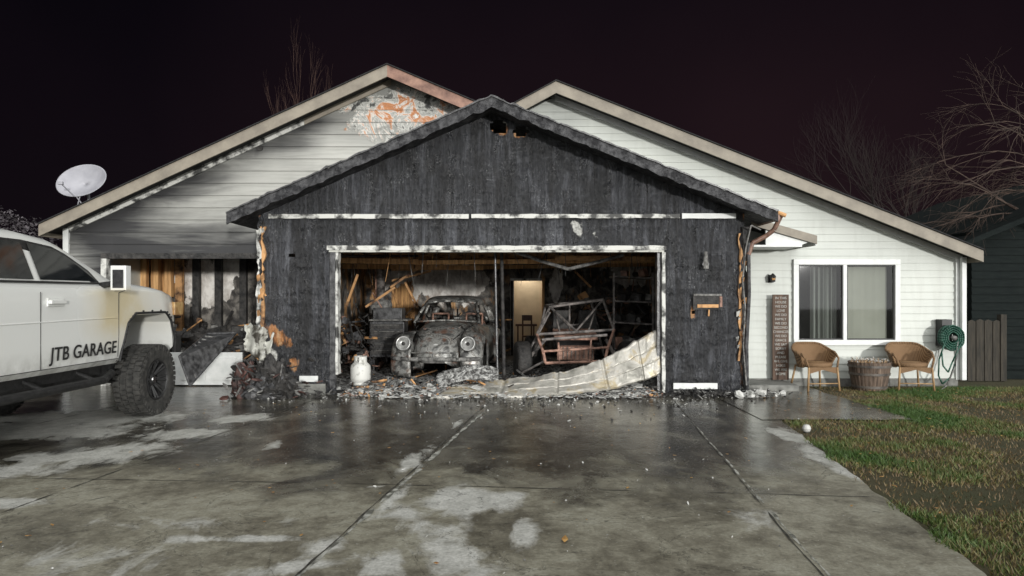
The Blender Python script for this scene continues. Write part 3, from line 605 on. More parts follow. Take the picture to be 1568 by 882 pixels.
b=MB(); LR=simple('sooty_headlamp_ring',(.3,.3,.29),(.6,.6,.58),10,.3,.1,(1,1,1),.5)
for s in(1,-1):
    c=Vector((s*.55,.16,.67)); ax=Vector((0,-.95,.3)).normalized()
    b.lathe([(.14,-.24),(.135,-.06),(.12,0),(.112,.012),(.1,.004)],c,ax,BCAR,28); b.lathe([(.1,.0),(.085,-.03),(.04,-.05),(.0,-.055)],c,ax,LR,28); b.lathe([(.118,.0),(.13,.014),(.112,.028),(.1,.006)],c,ax,LR,28); b.lathe([(.03,-.03),(.03,.0),(0,.004)],c,ax,BLACK,10)
b.obj('headlights',car,smooth=True,xf=XF)
b=MB()
for s in(1,-1):
    for yc in(.66,3.05):
        b.lathe([(0,-.08),(.2,-.08),(.29,-.08),(.31,-.05),(.31,.05),(.29,.08),(.2,.08),(.17,.04),(0,.05)],(s*.64,yc,.33),(s,0,0),BLACK,24)
b.bb(-.72,.72,1.2,2.6,.22,.3,BLACK); b.obj('wheels',car,smooth=True,xf=XF)
b=MB()
for i in range(70): 
    y=random.uniform(.5,1.1); x=random.uniform(-.35,.35); chip(b,(x,y,.885+.1*(y-.4)+.0),random.uniform(.01,.035),random.choice([ASH,ASHG,RUST]),.2,.2)
b.obj('ash_on_hood',car,xf=XF)
# ---------------------------------------------------------------- tube-frame buggy
bug=empty('tube_frame_buggy'); b=MB(); STL=simple('burned_tube_steel',(.05,.047,.045),(.3,.27,.25),9,.45,.4)
def T(*pts,r=.024,m=STL): b.tube([W(*p) for p in pts],r,m)
fy,ry=11.7,13.0
T((822,512,fy),(842,470,12.2),(923,459,12.2),(940,505,fy)); T((842,470,12.2),(835,468,ry),(905,460,ry),(923,459,12.2))
T((835,468,ry),(820,545,ry)); T((905,460,ry),(925,545,ry)); T((822,512,fy),(818,545,12.4)); T((940,505,fy),(938,545,12.4))
T((822,512,fy),(940,505,fy)); T((830,520,11.5),(930,513,11.5)); T((842,470,12.2),(882,507,fy)); T((923,459,12.2),(882,507,fy),r=.018)
T((822,512,fy),(832,540,11.4),(835,556,11.4),r=.025,m=RUST); T((940,505,fy),(930,535,11.4),(926,553,11.4),r=.025,m=RUST)
T((832,538,11.4),(930,532,11.4),r=.02,m=RUST); T((835,556,11.4),(926,553,11.4),r=.025,m=RUST); T((855,524,11.4),(857,556,11.4),r=.016,m=RUST);T((905,520,11.4),(903,554,11.4),r=.016,m=RUST)
T((800,560,11.8),(835,520,11.7),r=.03); T((798,572,11.6),(835,552,11.5),r=.02); T((926,550,11.5),(965,568,11.7),r=.02); T((928,520,11.7),(950,560,11.8),r=.03)
T((850,480,12.2),(858,512,11.8),r=.015);T((912,474,12.2),(900,510,11.8),r=.015); T((795,565,11.9),(842,478,12.0),r=.02); T((872,466,12.2),(872,508,11.9),r=.016)
T((860,468,12.2),(852,465,ry),r=.018);T((905,461,12.2),(890,460,ry),r=.018);T((845,500,12.8),(915,495,12.8),r=.02)
b.obj('tube_frame',bug)
b=MB(); 
for px in(860,900):
    p=W(px,500,12.7); b.box(p,(.32,.08,.6),BLACK,(-.2,0,0)); b.box(p+Vector((0,-.25,-.3)),(.34,.45,.12),BLACK,(.1,0,0))
p=W(881,540,11.6); b.box(p,(.62,.12,.22),RUST,(.2,0,0)); b.box(p+Vector((0,.3,.12)),(.6,.5,.05),BLACKG,(.15,0,0))
for i in range(9): b.box(p+Vector((-.28+.07*i,-.08,0)),(.012,.02,.2),BCAR,(.2,0,0))
b.box(W(880,512,12.0),(.75,.5,.08),RUST,(.2,0,0))
b.obj('seats_and_radiator',bug,bevel=.02)
b=MB()
for px,y in((800,11.9),(962,11.9),(815,13.6),(955,13.6)):
    c=Vector((X(px,y),y,.34)); b.lathe([(0,-.1),(.15,-.09),(.22,-.12),(.32,-.12),(.345,-.08),(.345,.08),(.32,.12),(.22,.12),(.18,.05),(0,.05)],c,(1,.15,0),BLACK,22)
b.obj('wheels',bug,smooth=True)
# ---------------------------------------------------------------- other garage contents
sh=empty('metal_shelf'); b=MB()
for px in(940,1000):
    for y in(12.6,13.1): b.bb(X(px,y)-.02,X(px,y)+.02,y-.02,y+.02,0,1.9,STL)
for z in(.5,.95,1.35,1.8): b.box((X(970,12.6),12.85,z+.015),(.75,.54,.03),STL,(0,random.gauss(0,.04),0))
for i in range(30):
    z=random.choice((.53,.98,1.38,1.83)); s=random.uniform(.07,.17); b.box((random.uniform(1.95,2.55),random.uniform(12.65,13),z+s/2),(s,s,s*random.uniform(.7,1.4)),random.choice([BLACK,BLACKG,ASHG,RUST,BLACK]),(random.gauss(0,.15),random.gauss(0,.15),random.uniform(0,3)))
b.obj('shelf_body',sh,bevel=.008)
tc=empty('tool_chest'); b=MB(); x0,x1=X(568,12.6),X(620,12.6)
b.bb(x0,x1,12.5,13.0,.35,1.0,BLACKG)
for i in range(5): b.bb(x0+.02,x1-.02,12.47,12.5,.4+.115*i,.4+.115*i+.1,BLACK); b.bb(x0+.08,x1-.08,12.455,12.468,.475+.115*i,.485+.115*i,BCAR)
b.bb(x0+.05,x1-.05,12.55,12.95,1.0,1.25,BLACKG); b.bb(x0+.0,x1+.1,12.4,12.9,1.02,1.045,ASHG)
for q in(x0+.05,x1-.05):
    for yy in(12.6,12.95): b.cyl((q,yy,.0),(q,yy,.35),.025,BLACK)
b.obj('chest_body',tc,bevel=.008)
wh=empty('water_heater'); b=MB(); c=(X(583,14.8),14.8,0)
b.lathe([(0,.1),(.24,.1),(.25,.15),(.25,1.3),(.22,1.38),(0,1.42)],c,(0,0,1),ASHG,24); b.cyl((c[0],c[1],1.4),(c[0],c[1],2.45),.09,STL); b.cyl((c[0]-.1,c[1],1.4),(c[0]-.12,c[1],2.3),.015,RUST); b.obj('heater_body',wh,smooth=True)
cl=empty('burned_clutter'); b=MB()
for i in range(620):
    side=random.random()
    if side<.42: x=random.uniform(-3.4,-2.4);y=random.uniform(11.6,15.5);z=random.uniform(0,1.1)
    elif side<.72: x=random.uniform(-3.2,.2);y=random.uniform(15,16.5);z=random.uniform(0,1.0)
    else: x=random.uniform(1.4,3.1);y=random.uniform(13.2,16.3);z=random.uniform(0,1.5)
    if X(770,y)<x<X(850,y): continue
    s=random.uniform(.04,.12)
    k=random.random()
    mt=random.choice([BLACK,BLACK,BLACK,BLACK,BLACKG,BLACKG,ASHG,RUST,WOODO])
    if k<.35: b.box((x,y,z),(s*random.uniform(.5,2),s,s*random.uniform(.4,1.6)),mt,(random.gauss(0,.4),random.gauss(0,.4),random.uniform(0,3)))
    elif k<.75: b.cyl((x,y,z),(x+random.gauss(0,.25),y+random.gauss(0,.2),z+random.gauss(0,.25)),random.uniform(.008,.025),mt,None,6)
    else: chip(b,(x,y,z),s,mt,.6)
b.obj('clutter_pieces',cl,bevel=.006)
b=MB()
for i in range(300):
    x=random.uniform(-6.5,-4.2);y=random.uniform(11.5,13.2);z=random.uniform(0,.9)*random.uniform(.4,1.2); s=random.uniform(.04,.14); mt=random.choice([BLACK,BLACK,BLACKG,ASHG,WOODO])
    if random.random()<.5: b.box((x,y,z),(s*2,s,s),mt,(random.gauss(0,.5),random.gauss(0,.5),random.uniform(0,3)))
    else: b.cyl((x,y,z),(x+random.gauss(0,.3),y+random.gauss(0,.2),z+random.gauss(0,.2)),random.uniform(.008,.03),mt,None,6)
b.obj('bay_clutter',cl)
pt=empty('propane_tank'); b=MB(); c=(X(552,10.7),10.7,.07); TW=simple('tank_paint',(.3,.3,.27),(.66,.66,.62),9,.5,.1,(1,1,1),0,.33,.47)
b.lathe([(.1,0),(.115,.0),(.115,.035),(.1,.04),(.15,.07),(.158,.12),(.158,.27),(.15,.31),(.11,.355),(.05,.375),(0,.38)],c,(0,0,1),TW,28)
N=20
for k in range(N):
    t0,t1=[2*math.pi*(k+q)/N for q in(0,1)]
    if .2<(k%10)/10<.5: continue
    b.add([(c[0]+.1*math.cos(t),c[1]+.1*math.sin(t),c[2]+z) for t,z in((t0,.36),(t1,.36),(t1,.45),(t0,.45))],[(0,1,2,3)],TW)
b.lathe([(.1,.445),(.108,.45),(.1,.455),(.094,.45),(.1,.445)],c,(0,0,1),TW,24)
b.cyl((c[0],c[1],c[2]+.37),(c[0],c[1],c[2]+.43),.02,RUST); b.cyl((c[0]-.03,c[1],c[2]+.42),(c[0]+.04,c[1],c[2]+.42),.014,DK); b.obj('tank_body',pt,smooth=True)
# ---------------------------------------------------------------- charred heap at left pillar, remnants, ramp
b=MB()
def lump(c,r,mat,s=1,n=14):
    c=Vector(c); secs=[]
    for i in range(n+1):
        th=math.pi*i/n; row=[]
        for k in range(2*n):
            ph=math.pi*k/n; d=Vector((math.sin(th)*math.cos(ph),math.sin(th)*math.sin(ph),math.cos(th)))
            q=1+.45*nz(d.x+c.x,d.y,d.z+c.z,1.7)+.15*nz(d.x,d.y+c.x,d.z,6); row.append(c+Vector((d.x*r[0],d.y*r[1],d.z*r[2]))*q)
        secs.append(row)
    b.loft(secs,mat,True)
RED=simple('charred_reddish',(.012,.01,.01),(.11,.05,.04),6,.6,.7)
lump((X(378,9.95),9.95,.2),(.2,.2,.3),RED); lump((X(415,9.95),9.9,.28),(.24,.2,.3),BLACK); lump((X(440,10),9.85,.14),(.2,.2,.2),BLACK); lump((X(405,9.8),9.8,.12),(.3,.16,.2),BLACKG)
for i in range(190): chip(b,(random.gauss(X(408,9.85),.26),random.gauss(9.8,.12),abs(random.gauss(.05,.22))),random.uniform(.02,.10),random.choice([BLACK,BLACKG,BLACK,BLACK,ASHG,RED]),.3)
for i in range(30):
    x=random.gauss(X(405,9.9),.2); b.cyl((x,9.8,random.uniform(0,.4)),(x+random.gauss(0,.15),9.75+random.gauss(0,.1),random.uniform(0,.6)),.012,random.choice([BLACK,ASHG]),None,5)
b.obj('charred_debris_heap')
b=MB(); secs=[]
for i in range(20):
    t=i/19; secs.append([W(374+(t*46)*(1-.25*u)+5*nz(t,u,0,4),496+14*t*t+(40+14*t)*u+5*nz(t*7,u*3,0,1),10.12+.08*math.sin(t*9+u)) for u in np.linspace(0,1,10)])
b.loft(secs,MELT); b.obj('melted_siding_sheet',None,smooth=True,solid=.008)
b=MB(); x0,x1=X(288,11.15),X(372,11.15)
b.bb(X(205,11.15),x1,11.12,11.16,.02,.55,WHITE); 
for k in range(3): a=x0-.6+.5*k; b.bb(a,a+.4,11.105,11.119,.1,.47,WHITE); b.bb(a+.04,a+.36,11.10,11.104,.14,.43,WHITE)
b.obj('damaged_door_panel',None,bevel=.006)
ramp=empty('metal_ramp'); b=MB()
P=[W(276,548,9.2),W(318,513,10.3),W(362,512,10.3),W(292,592,9.3)]
b.add(P,[(0,1,2,3)],BLACKG); b.obj('plate',ramp,solid=.03)
b=MB()
for a,c in((0,1),(3,2),(0,3),(1,2)): b.tube([P[a]+Vector((0,-.02,.02)),P[c]+Vector((0,-.02,.02))],.018,BLACKG)
for t in np.linspace(.12,.88,7): b.tube([P[0].lerp(P[1],t)+Vector((0,-.02,.02)),P[3].lerp(P[2],t)+Vector((0,-.02,.02))],.012,ASHG)
b.obj('ramp_rails',ramp)
# ---------------------------------------------------------------- pickup truck
truck=empty('pickup_truck')
m=M('white_truck_paint'); P_=m.xyz()
hz=m.math('MULTIPLY',m.math('MULTIPLY',m.mr(P_['Y'],6.9,7.6),m.mr(P_['Z'],.72,1.15)),m.mr(P_['Z'],1.60,1.5))
hz=m.math('MULTIPLY',hz,m.mr(P_['Y'],8.5,7.9,.35,1))
hn=m.math('ADD',hz,m.math('MULTIPLY',m.math('SUBTRACT',m.noise(2.5,(1,1,1),7),.5),m.math('MULTIPLY',hz,1.2)))
c=m.mix(m.ramp(hn,[(.15,0.),(.6,.35),(.95,.8)]),(.72,.73,.70),(.60,.50,.28))
dz=m.mr(P_['Z'],.95,.68,0,.55); c=m.mix(m.math('MULTIPLY',dz,m.mr(m.noise(7),.35,.6)),c,(.2,.19,.16))
br=m.math('MULTIPLY',m.mr(P_['Y'],8.7,9.1),m.mr(P_['Z'],1.15,1.4)); br=m.math('MULTIPLY',br,m.ramp(m.noise(6),[(.4,.2),(.55,1.)]))
c=m.mix(br,c,(.24,.12,.045)); m.bump(m.noise(2),.05,.01); TP=m.out(c,m.mr(hz,0,1,.24,.5)); m.b.inputs['Coat Weight'].default_value=.4
PLB=simple('black_plastic',(.01,.01,.01),(.03,.03,.03),20,.5,.2); TYR=simple('tyre_rubber',(.018,.018,.017),(.06,.058,.053),14,.75,.4)
TGL=simple('tinted_glass',(.006,.008,.009),(.01,.012,.013),2,.06,0); CHR=simple('chrome',(.5,.5,.5),(.65,.65,.65),5,.2,0,(1,1,1),1)
TRX=-5.45
def tsec(y,w,z0,z1,zs,wt):
    h=[(w-.07,z0),(w-.015,z0+.06),(w,z0+.22),(w+.0,z0+.45*(zs-z0)+.1),(w-.012,zs-.10),(w-.03,zs-.035),(w-.07,zs),(wt,z1-.01),(wt-.12,z1)]
    return [(TRX+a,y,z) for a,z in h]+[(TRX-a,y,z) for a,z in reversed(h)]
b=MB()
stt=[(9.22,.80,.80,1.42,1.34,.62),(9.18,.90,.76,1.49,1.42,.68),(9.05,.97,.74,1.54,1.48,.75),(8.8,1.0,.72,1.58,1.53,.80),(8.4,1.0,.70,1.61,1.555,.82),(8.0,1.0,.70,1.63,1.565,.83),(7.85,1.0,.70,1.63,1.57,.84),(7.6,1.0,.70,1.60,1.575,.86),(6.6,1.0,.70,1.60,1.575,.86),(5.6,1.0,.70,1.60,1.575,.86),(4.9,1.0,.70,1.60,1.575,.86),(4.0,1.0,.70,1.61,1.59,.86),(3.2,1.0,.70,1.61,1.59,.86),(3.1,.98,.72,1.60,1.57,.84)]
S2=[]
for a,c in zip(stt,stt[1:]):
    n=max(1,int(abs(a[0]-c[0])/.12))
    for k in range(n): S2.append(tuple(a[i]+(c[i]-a[i])*k/n for i in range(6)))
S2.append(stt[-1])
b.loft([tsec(*s) for s in S2],TP,True,True)
body=b.obj('body',truck)
for i,yc in enumerate((8.42,4.6)):
    cb=MB()
    pts=[(yc-.66,.4),(yc-.62,.85),(yc-.50,1.13),(yc-.34,1.24),(yc+.34,1.24),(yc+.48,1.13),(yc+.60,.85),(yc+.62,.4)]
    n=len(pts); vs=[(TRX-1.3,y,z) for y,z in pts]+[(TRX+1.3,y,z) for y,z in pts]
    cb.add(vs,[tuple(range(n)),tuple(range(2*n-1,n-1,-1))]+[(k,(k+1)%n,(k+1)%n+n,k+n) for k in range(n)],TP)
    co=cb.obj('cut%d'%i)
    md=body.modifiers.new('c%d'%i,'BOOLEAN'); md.operation='DIFFERENCE'; md.object=co; md.solver='EXACT'
dg=bpy.context.evaluated_depsgraph_get(); nm=bpy.data.meshes.new_from_object(body.evaluated_get(dg)); body.modifiers.clear(); body.data=nm
for i in range(2): bpy.data.objects.remove(bpy.data.objects['cut%d'%i])
nm.materials.clear(); nm.materials.append(TP); nm.polygons.foreach_set('material_index',[0]*len(nm.polygons))
bmx=bmesh.new(); bmx.from_mesh(nm); bmesh.ops.remove_doubles(bmx,verts=bmx.verts,dist=.0005); bmx.to_mesh(nm); bmx.free()
nm.polygons.foreach_set('use_smooth',[True]*len(nm.polygons)); nm.set_sharp_from_angle(angle=math.radians(28))
b=MB()
cs=[(7.98,.86,1.575,.80,1.60),(7.75,.88,1.575,.80,1.70),(7.4,.90,1.575,.765,1.87),(7.05,.91,1.575,.735,2.02),(6.9,.915,1.575,.725,2.06),(6.5,.92,1.575,.72,2.10),(5.6,.92,1.575,.72,2.10),(5.0,.92,1.575,.72,2.07),(4.8,.92,1.575,.73,2.0),(4.7,.92,1.575,.82,1.7)]
def csec(y,w0,z0,w1,z1):
    h=[(w0,z0),(w0+(w1-w0)*.85,z0+(z1-z0)*.85),(w1-.02,z0+(z1-z0)*.95),(w1-.12,z1),(w1-.4,z1+.015)]
    return [(TRX+a,y,z) for a,z in h]+[(TRX-a,y,z) for a,z in reversed(h)]
b.loft([csec(*s) for s in cs],TP,True,True); cab=b.obj('cab',truck,smooth=True); cab.data.set_sharp_from_angle(angle=math.radians(35))
b=MB()
def sidepane(pts,mt,off):
    for s in(1,-1):
        vs=[]
        for y,z in pts:
            for a,c in zip(cs,cs[1:]):
                if c[0]<=y<=a[0]:
                    t=(a[0]-y)/(a[0]-c[0]); w0,z0,w1,z1=[a[i]+(c[i]-a[i])*t for i in(1,2,3,4)]; break
            w=w0+(w1-w0)*(z-z0)/(z1-z0); vs.append((TRX+s*(w+off),y,z))
        b.add(vs,[tuple(range(len(vs)))],mt)
sidepane([(5.5,1.595),(7.56,1.605),(7.44,1.74),(7.12,1.90),(6.93,1.965),(6.5,2.0),(5.7,2.0)],PLB,.008)
sidepane([(6.56,1.62),(7.5,1.625),(7.40,1.73),(7.1,1.88),(6.95,1.935),(6.56,1.975)],TGL,.014); sidepane([(5.55,1.62),(6.47,1.62),(6.47,1.975),(5.75,1.975)],TGL,.014)
b.add([(TRX-.70,7.84,1.675),(TRX+.70,7.84,1.675),(TRX+.58,7.08,2.03),(TRX-.58,7.08,2.03)],[(0,1,2,3)],TGL)
b.obj('windows',truck,recalc=False)
b=MB(); xs_=TRX+1.0
def seam(pts,w=.006,xo=.002):
    for (y0,z0),(y1,z1) in zip(pts,pts[1:]): b.cyl((xs_+xo,y0,z0),(xs_+xo,y1,z1),w,DK,None,4)
seam([(6.44,.76),(6.44,1.0),(6.44,1.50)],.005); seam([(7.70,.78),(7.72,1.0),(7.72,1.50)],.005); seam([(6.44,.76),(7.70,.76)],.005); seam([(5.3,.76),(6.44,.76)],.005); seam([(7.72,1.5),(7.9,1.54)],.005)
b.cyl((xs_-.004,5.0,1.20),(xs_-.004,7.7,1.22),.010,TP,None,8)
for y in(6.66,): b.bb(xs_+.0,xs_+.035,y-.11,y+.11,1.385,1.42,TP); b.bb(xs_-.01,xs_+.004,y-.12,y+.12,1.36,1.44,TP)
b.cyl((TRX+.94,4.9,1.588),(TRX+.925,7.7,1.60),.012,DK)
AMB=simple('melted_headlamp',(.25,.12,.04),(.5,.34,.15),8,.3,.4)
b.box((TRX+.90,9.12,1.30),(.20,.22,.17),AMB); b.box((TRX-.90,9.12,1.30),(.20,.22,.17),AMB); b.box((TRX,9.22,1.12),(1.4,.06,.4),PLB); b.box((TRX,9.25,.82),(1.85,.16,.22),PLB)
for i in range(5): b.box((TRX,9.26,.98+.07*i),(1.3,.03,.02),CHR)
b.tube([(TRX+.99,5.3,.56),(TRX+1.02,5.6,.55),(TRX+1.02,7.4,.55),(TRX+.96,7.65,.6)],.045,PLB,10)
for y in(5.7,6.5,7.3): b.tube([(TRX+1.0,y,.55),(TRX+.7,y,.68)],.025,PLB)
b.bb(TRX-.6,TRX+.75,3.2,9.0,.52,.69,PLB); b.bb(TRX+.55,TRX+.80,3.3,7.7,.58,.72,PLB)
for yc in(8.42,4.6):
    b.cyl((TRX-.8,yc,.45),(TRX+.8,yc,.45),.06,PLB); b.tube([(TRX+.6,yc-.1,.5),(TRX+.55,yc-.1,1.15)],.045,AMB)
    b.tube([(TRX+.62,yc-.7,.55),(TRX+.68,yc,.42)],.03,PLB)
    for s in(1,-1):
        pp=[(yc-.68,.72),(yc-.63,.86),(yc-.51,1.15),(yc-.34,1.26),(yc+.34,1.26),(yc+.49,1.15),(yc+.60,.9)]
        b.tube([(TRX+s*1.0,y,z) for y,z in pp],.016,PLB,6)
        for (a,c) in zip(pp,pp[1:]):
            for t in(.2,.5,.8): y=a[0]+(c[0]-a[0])*t; z=a[1]+(c[1]-a[1])*t; b.box((TRX+s*1.014,y,z+.02),(.01,.03,.025),DK)
        b.loft([[(TRX+s*.97,y,z+.0) for y,z in pp],[(TRX+s*.45,y,z-.02) for y,z in pp]],PLB)
b.obj('trim_and_chassis',truck,bevel=.004)
b=MB(); b.box((TRX+1.15,7.5,1.66),(.17,.10,.27),TP); b.box((TRX+1.15,7.447,1.65),(.12,.01,.20),PLB); b.cyl((TRX+.92,7.52,1.58),(TRX+1.1,7.5,1.60),.035,PLB); b.obj('mirror',truck,bevel=.03)
for k,(yc,s) in enumerate(((8.42,1),(8.42,-1),(4.6,1),(4.6,-1))):
    b=MB(); R=.435; cx=TRX+s*.93; c=(cx,yc,R)
    b.lathe([(.25,-.15),(.27,-.155),(.36,-.16),(.405,-.145),(.42,-.10),(.422,0),(.42,.10),(.405,.145),(.36,.16),(.27,.155),(.25,.145),(.235,.12),(.235,-.15)],c,(s,0,0),TYR,64)
    for i in range(40):
        a=2*math.pi*i/40
        for (o,wd,da) in((-.115,.075,0),(-.035,.06,.08),(.04,.06,0),(.118,.075,.08)):
            t=a+da; R_=Euler((-t,0,0)).to_matrix(); p=Vector((cx+o,yc,R))+R_@Vector((0,0,.424)); b.box(p,(wd,.045,.024),TYR,(-t,0,.0))
        t=a+.04; R_=Euler((-t,0,0)).to_matrix(); b.box(Vector((cx+s*.155,yc,R))+R_@Vector((0,0,.385)),(.014,.03,.05),TYR,(-t,0,0))
    b.obj('tyre_%d'%k,truck)
    b=MB(); b.lathe([(.24,.13),(.245,.15),(.232,.155),(.222,.14),(.215,.05),(.20,-.05),(.07,-.03)],c,(s,0,0),PLB,48)
    for i in range(8):
        a=2*math.pi*i/8; 
        for da in(-.13,.13):
            p0=Vector((cx+s*.06,yc+.05*math.cos(a),R+.05*math.sin(a))); p1=Vector((cx+s*.135,yc+.225*math.cos(a+da),R+.225*math.sin(a+da))); b.cyl(p0,p1,.016,PLB,None,6)
        b.cyl((cx+s*.14,yc+.2*math.cos(a),R+.2*math.sin(a)),(cx+s*.15,yc+.2*math.cos(a),R+.2*math.sin(a)),.008,CHR,None,6)
    b.lathe([(.075,-.02),(.075,.085),(.05,.1),(0,.1)],c,(s,0,0),PLB,20); b.lathe([(.045,.1),(.04,.112),(0,.112)],c,(s,0,0),CHR,16); b.obj('rim_%d'%k,truck)
tx=bpy.data.curves.new('door_lettering','FONT'); tx.body='JTB GARAGE'; tx.size=.19; tx.extrude=.002; tx.offset=.002; tx.shear=.12; tx.space_character=1.04
to=bpy.data.objects.new('door_lettering',tx); scene.collection.objects.link(to); to.rotation_euler=(math.pi/2,0,math.pi/2); to.location=(xs_+.012,6.56,.83); to.data.materials.append(DK); to.parent=truck
bpy.context.view_layer.update()
wdt=to.dimensions.x; to.scale=(1.12/max(.1,wdt),1,1)
# ---------------------------------------------------------------- porch objects
wk_=M('wicker'); w=wk_.n.new('ShaderNodeTexWave'); w.inputs['Scale'].default_value=26; w.inputs['Distortion'].default_value=2; w.bands_direction='Z'; wk_.l.new(wk_.pos(),w.inputs[0])
w2=wk_.n.new('ShaderNodeTexWave'); w2.inputs['Scale'].default_value=20; w2.inputs['Distortion'].default_value=1; wk_.l.new(wk_.pos(),w2.inputs[0])
wc=wk_.ramp(wk_.math('MULTIPLY',w.outputs['Fac'],w2.outputs['Fac']),[(.0,(.12,.06,.025)),(.4,(.30,.18,.085)),(.9,(.42,.28,.145))]); wk_.bump(wk_.math('MULTIPLY',w.outputs['Fac'],w2.outputs['Fac']),.6,.01); WICK=wk_.out(wc,.6)
LEG=simple('chair_leg_tan',(.28,.17,.08),(.42,.27,.13),8,.5,.1)
def chair(px,Y,yaw,name='wicker_chair'):
    e=empty(name); XF=Matrix.Translation((X(px,Y),Y,0))@Matrix.Rotation(yaw,4,'Z')
    b=MB(); secs=[]
    for i in range(33):
        a=math.radians(-112+224*i/32); k=abs(a)/math.radians(112); zt=.71-.12*sm(.25,.85,k)-.05*sm(.85,1,k)
        row=[]
        for j in range(8):
            u=j/7; r=.235+.075*u**1.4; row.append((r*1.02*math.sin(a),.02+r*.92*math.cos(a)*(1.0 if math.cos(a)>0 else 1.35),.36+(zt-.36)*u))
        secs.append(row)
    b.loft(secs,WICK); b.obj('back_shell',e,smooth=True,xf=XF,solid=.022)
    b=MB(); rim=[s[-1] for s in secs]; b.tube(rim,.02,WICK,8); b.tube([s[0] for s in secs],.014,WICK,6)
    b.lathe([(0,.0),(.22,.0),(.25,.02),(.25,.05),(.22,.075),(0,.085)],(0,-.02,.36),(0,0,1),WICK,24)
    b.loft([[(x,-.25+.0*x,.37) for x in np.linspace(-.22,.22,9)],[(x,-.25,.27+.06*(1-abs(x)/.22)) for x in np.linspace(-.22,.22,9)]],WICK)
    for s in(1,-1):
        b.tube([(s*.23,-.25,.37),(s*.255,-.27,0)],.016,LEG); b.tube([(s*.20,.2,.37),(s*.25,.27,0)],.016,LEG)
        b.tube([(s*.285,-.12,.57),(s*.27,-.22,.5),(s*.23,-.25,.37)],.016,WICK)
    b.tube([(-.25,-.26,.12),(.25,-.26,.12)],.009,LEG)
    b.obj('seat_and_legs',e,smooth=True,xf=XF)
chair(1247,10.75,.1); chair(1392,10.75,-.15,'wicker_chair.001')
bar=empty('half_barrel_planter'); b=MB(); c=(X(1331,10.7),10.7,0)
BW=M('barrel_wood'); bc=BW.ramp(BW.noise(9,(2.5,2.5,.3),6),[(.35,(.05,.035,.025)),(.6,(.15,.105,.075)),(.75,(.25,.19,.145))]); BW.bump(BW.noise(18,(3,3,.2)),.5,.01); BWM=BW.out(bc,.75)
HOOP=simple('dull_iron_hoop',(.05,.045,.04),(.14,.12,.1),9,.5,.3)
n=30; secs=[]
for r,h in((.235,0),(.26,.12),(.285,.26),(.3,.38),(.305,.44)):
    row=[]
    for i in range(n*3):
        t=2*math.pi*i/(n*3); rr=r-(.006 if i%3==0 else 0); row.append((c[0]+rr*math.cos(t),c[1]+rr*math.sin(t),h))
    secs.append(row)
b.loft(secs,BWM,True); b.lathe([(.305,.44),(.28,.44),(.275,.38),(0,.38)],c,(0,0,1),BWM,40)
for r,h in((.247,.06),(.286,.26),(.302,.38)): b.lathe([(r+.004,h-.018),(r+.009,h-.018),(r+.011,h+.018),(r+.004,h+.018)],c,(0,0,1),HOOP,48)
b.obj('staves',bar)
b=MB()
for i in range(150):
    a=random.uniform(0,6.28); r=.27*math.sqrt(random.random()); x,y=c[0]+r*math.cos(a),c[1]+r*math.sin(a); h=random.uniform(.42,.5); b.cyl((x,y,.38),(x+random.gauss(0,.02),y,h),.003,LEG,None,4); chip(b,(x,y,h),random.uniform(.008,.022),random.choice([ASH,ASHG,ASH]),.5)
b.obj('dried_plant',bar)
sg=empty('wooden_porch_sign'); b=MB(); SW=simple('sign_wood',(.05,.03,.02),(.12,.07,.045),8,.7,.3,(4,4,.3))
sy=11.06; x0,x1,z0,z1=X(1183,sy),X(1208,sy),.11,Z(451,sy)
b.bb(x0,x1,sy,sy+.02,z0,z1,SW); b.obj('board',sg,bevel=.003)
txt=['IN THIS','HOUSE','WE DO','LOVE','WE DO','FAMILY','WE DO','SECOND','CHANCES','WE DO','GRACE','WE SAY','SORRY','AND','PLEASE','WE GIVE','HUGS','WE ARE','HOME']
SWH=simple('sign_lettering',(.4,.4,.37),(.5,.5,.46),5,.7,0)
cu=bpy.data.curves.new('lettering','FONT'); cu.body='\n'.join(txt); cu.size=.056; cu.align_x='CENTER'; cu.extrude=.001; cu.space_line=1.22
o=bpy.data.objects.new('lettering',cu); scene.collection.objects.link(o); o.location=((x0+x1)/2,sy-.003,z1-.075); o.rotation_euler=(math.pi/2,0,0); o.data.materials.append(SWH); o.parent=sg
e=empty('electric_meter'); b=MB(); mx_=X(1445,11.1); b.bb(mx_-.08,mx_+.09,11.02,Wy-.015,Z(530,11.1),Z(489,11.1),DK); b.lathe([(0,.0),(.055,.0),(.055,.05),(.045,.06),(0,.06)],(mx_,11.02,Z(505,11.1)),(0,-1,0),BLACKG,16); b.obj('meter_box',e,bevel=.01)
e=empty('garden_hose_reel'); HG=simple('hose_green',(.012,.06,.04),(.04,.13,.09),10,.35,.1); b=MB(); hc=Vector((X(1456,10.95),10.95,Z(517,10.95)))
for k in range(4):
    for r in(.085,.115,.145,.175): 
        b.tube([hc+Vector((r*math.cos(t)*(1+.12*nz(t,k,r,1)),-.06+.036*k+.01*nz(t,r*9,k,1),r*1.1*math.sin(t)*(1+.1*nz(t,r,k+5,1)))) for t in np.linspace(0,2*math.pi,28)],.011,HG,6)
b.lathe([(0,0),(.035,0),(.035,.1),(0,.1)],hc+Vector((0,-.11,0)),(0,1,0),ASHG,16); b.bb(hc.x-.1,hc.x+.1,11.08,11.18,hc.z-.1,hc.z+.1,DK)
b.tube([hc+Vector((-.13,-.07,-.05)),W(1438,550,10.9),W(1437,575,10.9),W(1443,588,10.9),W(1455,578,10.9),W(1463,555,10.9),W(1467,535,10.9)],.012,HG,6)
b.tube([hc+Vector((.1,-.08,-.1)),W(1458,555,10.88),W(1452,570,10.88),W(1444,560,10.88),W(1442,540,10.9)],.012,HG,6)
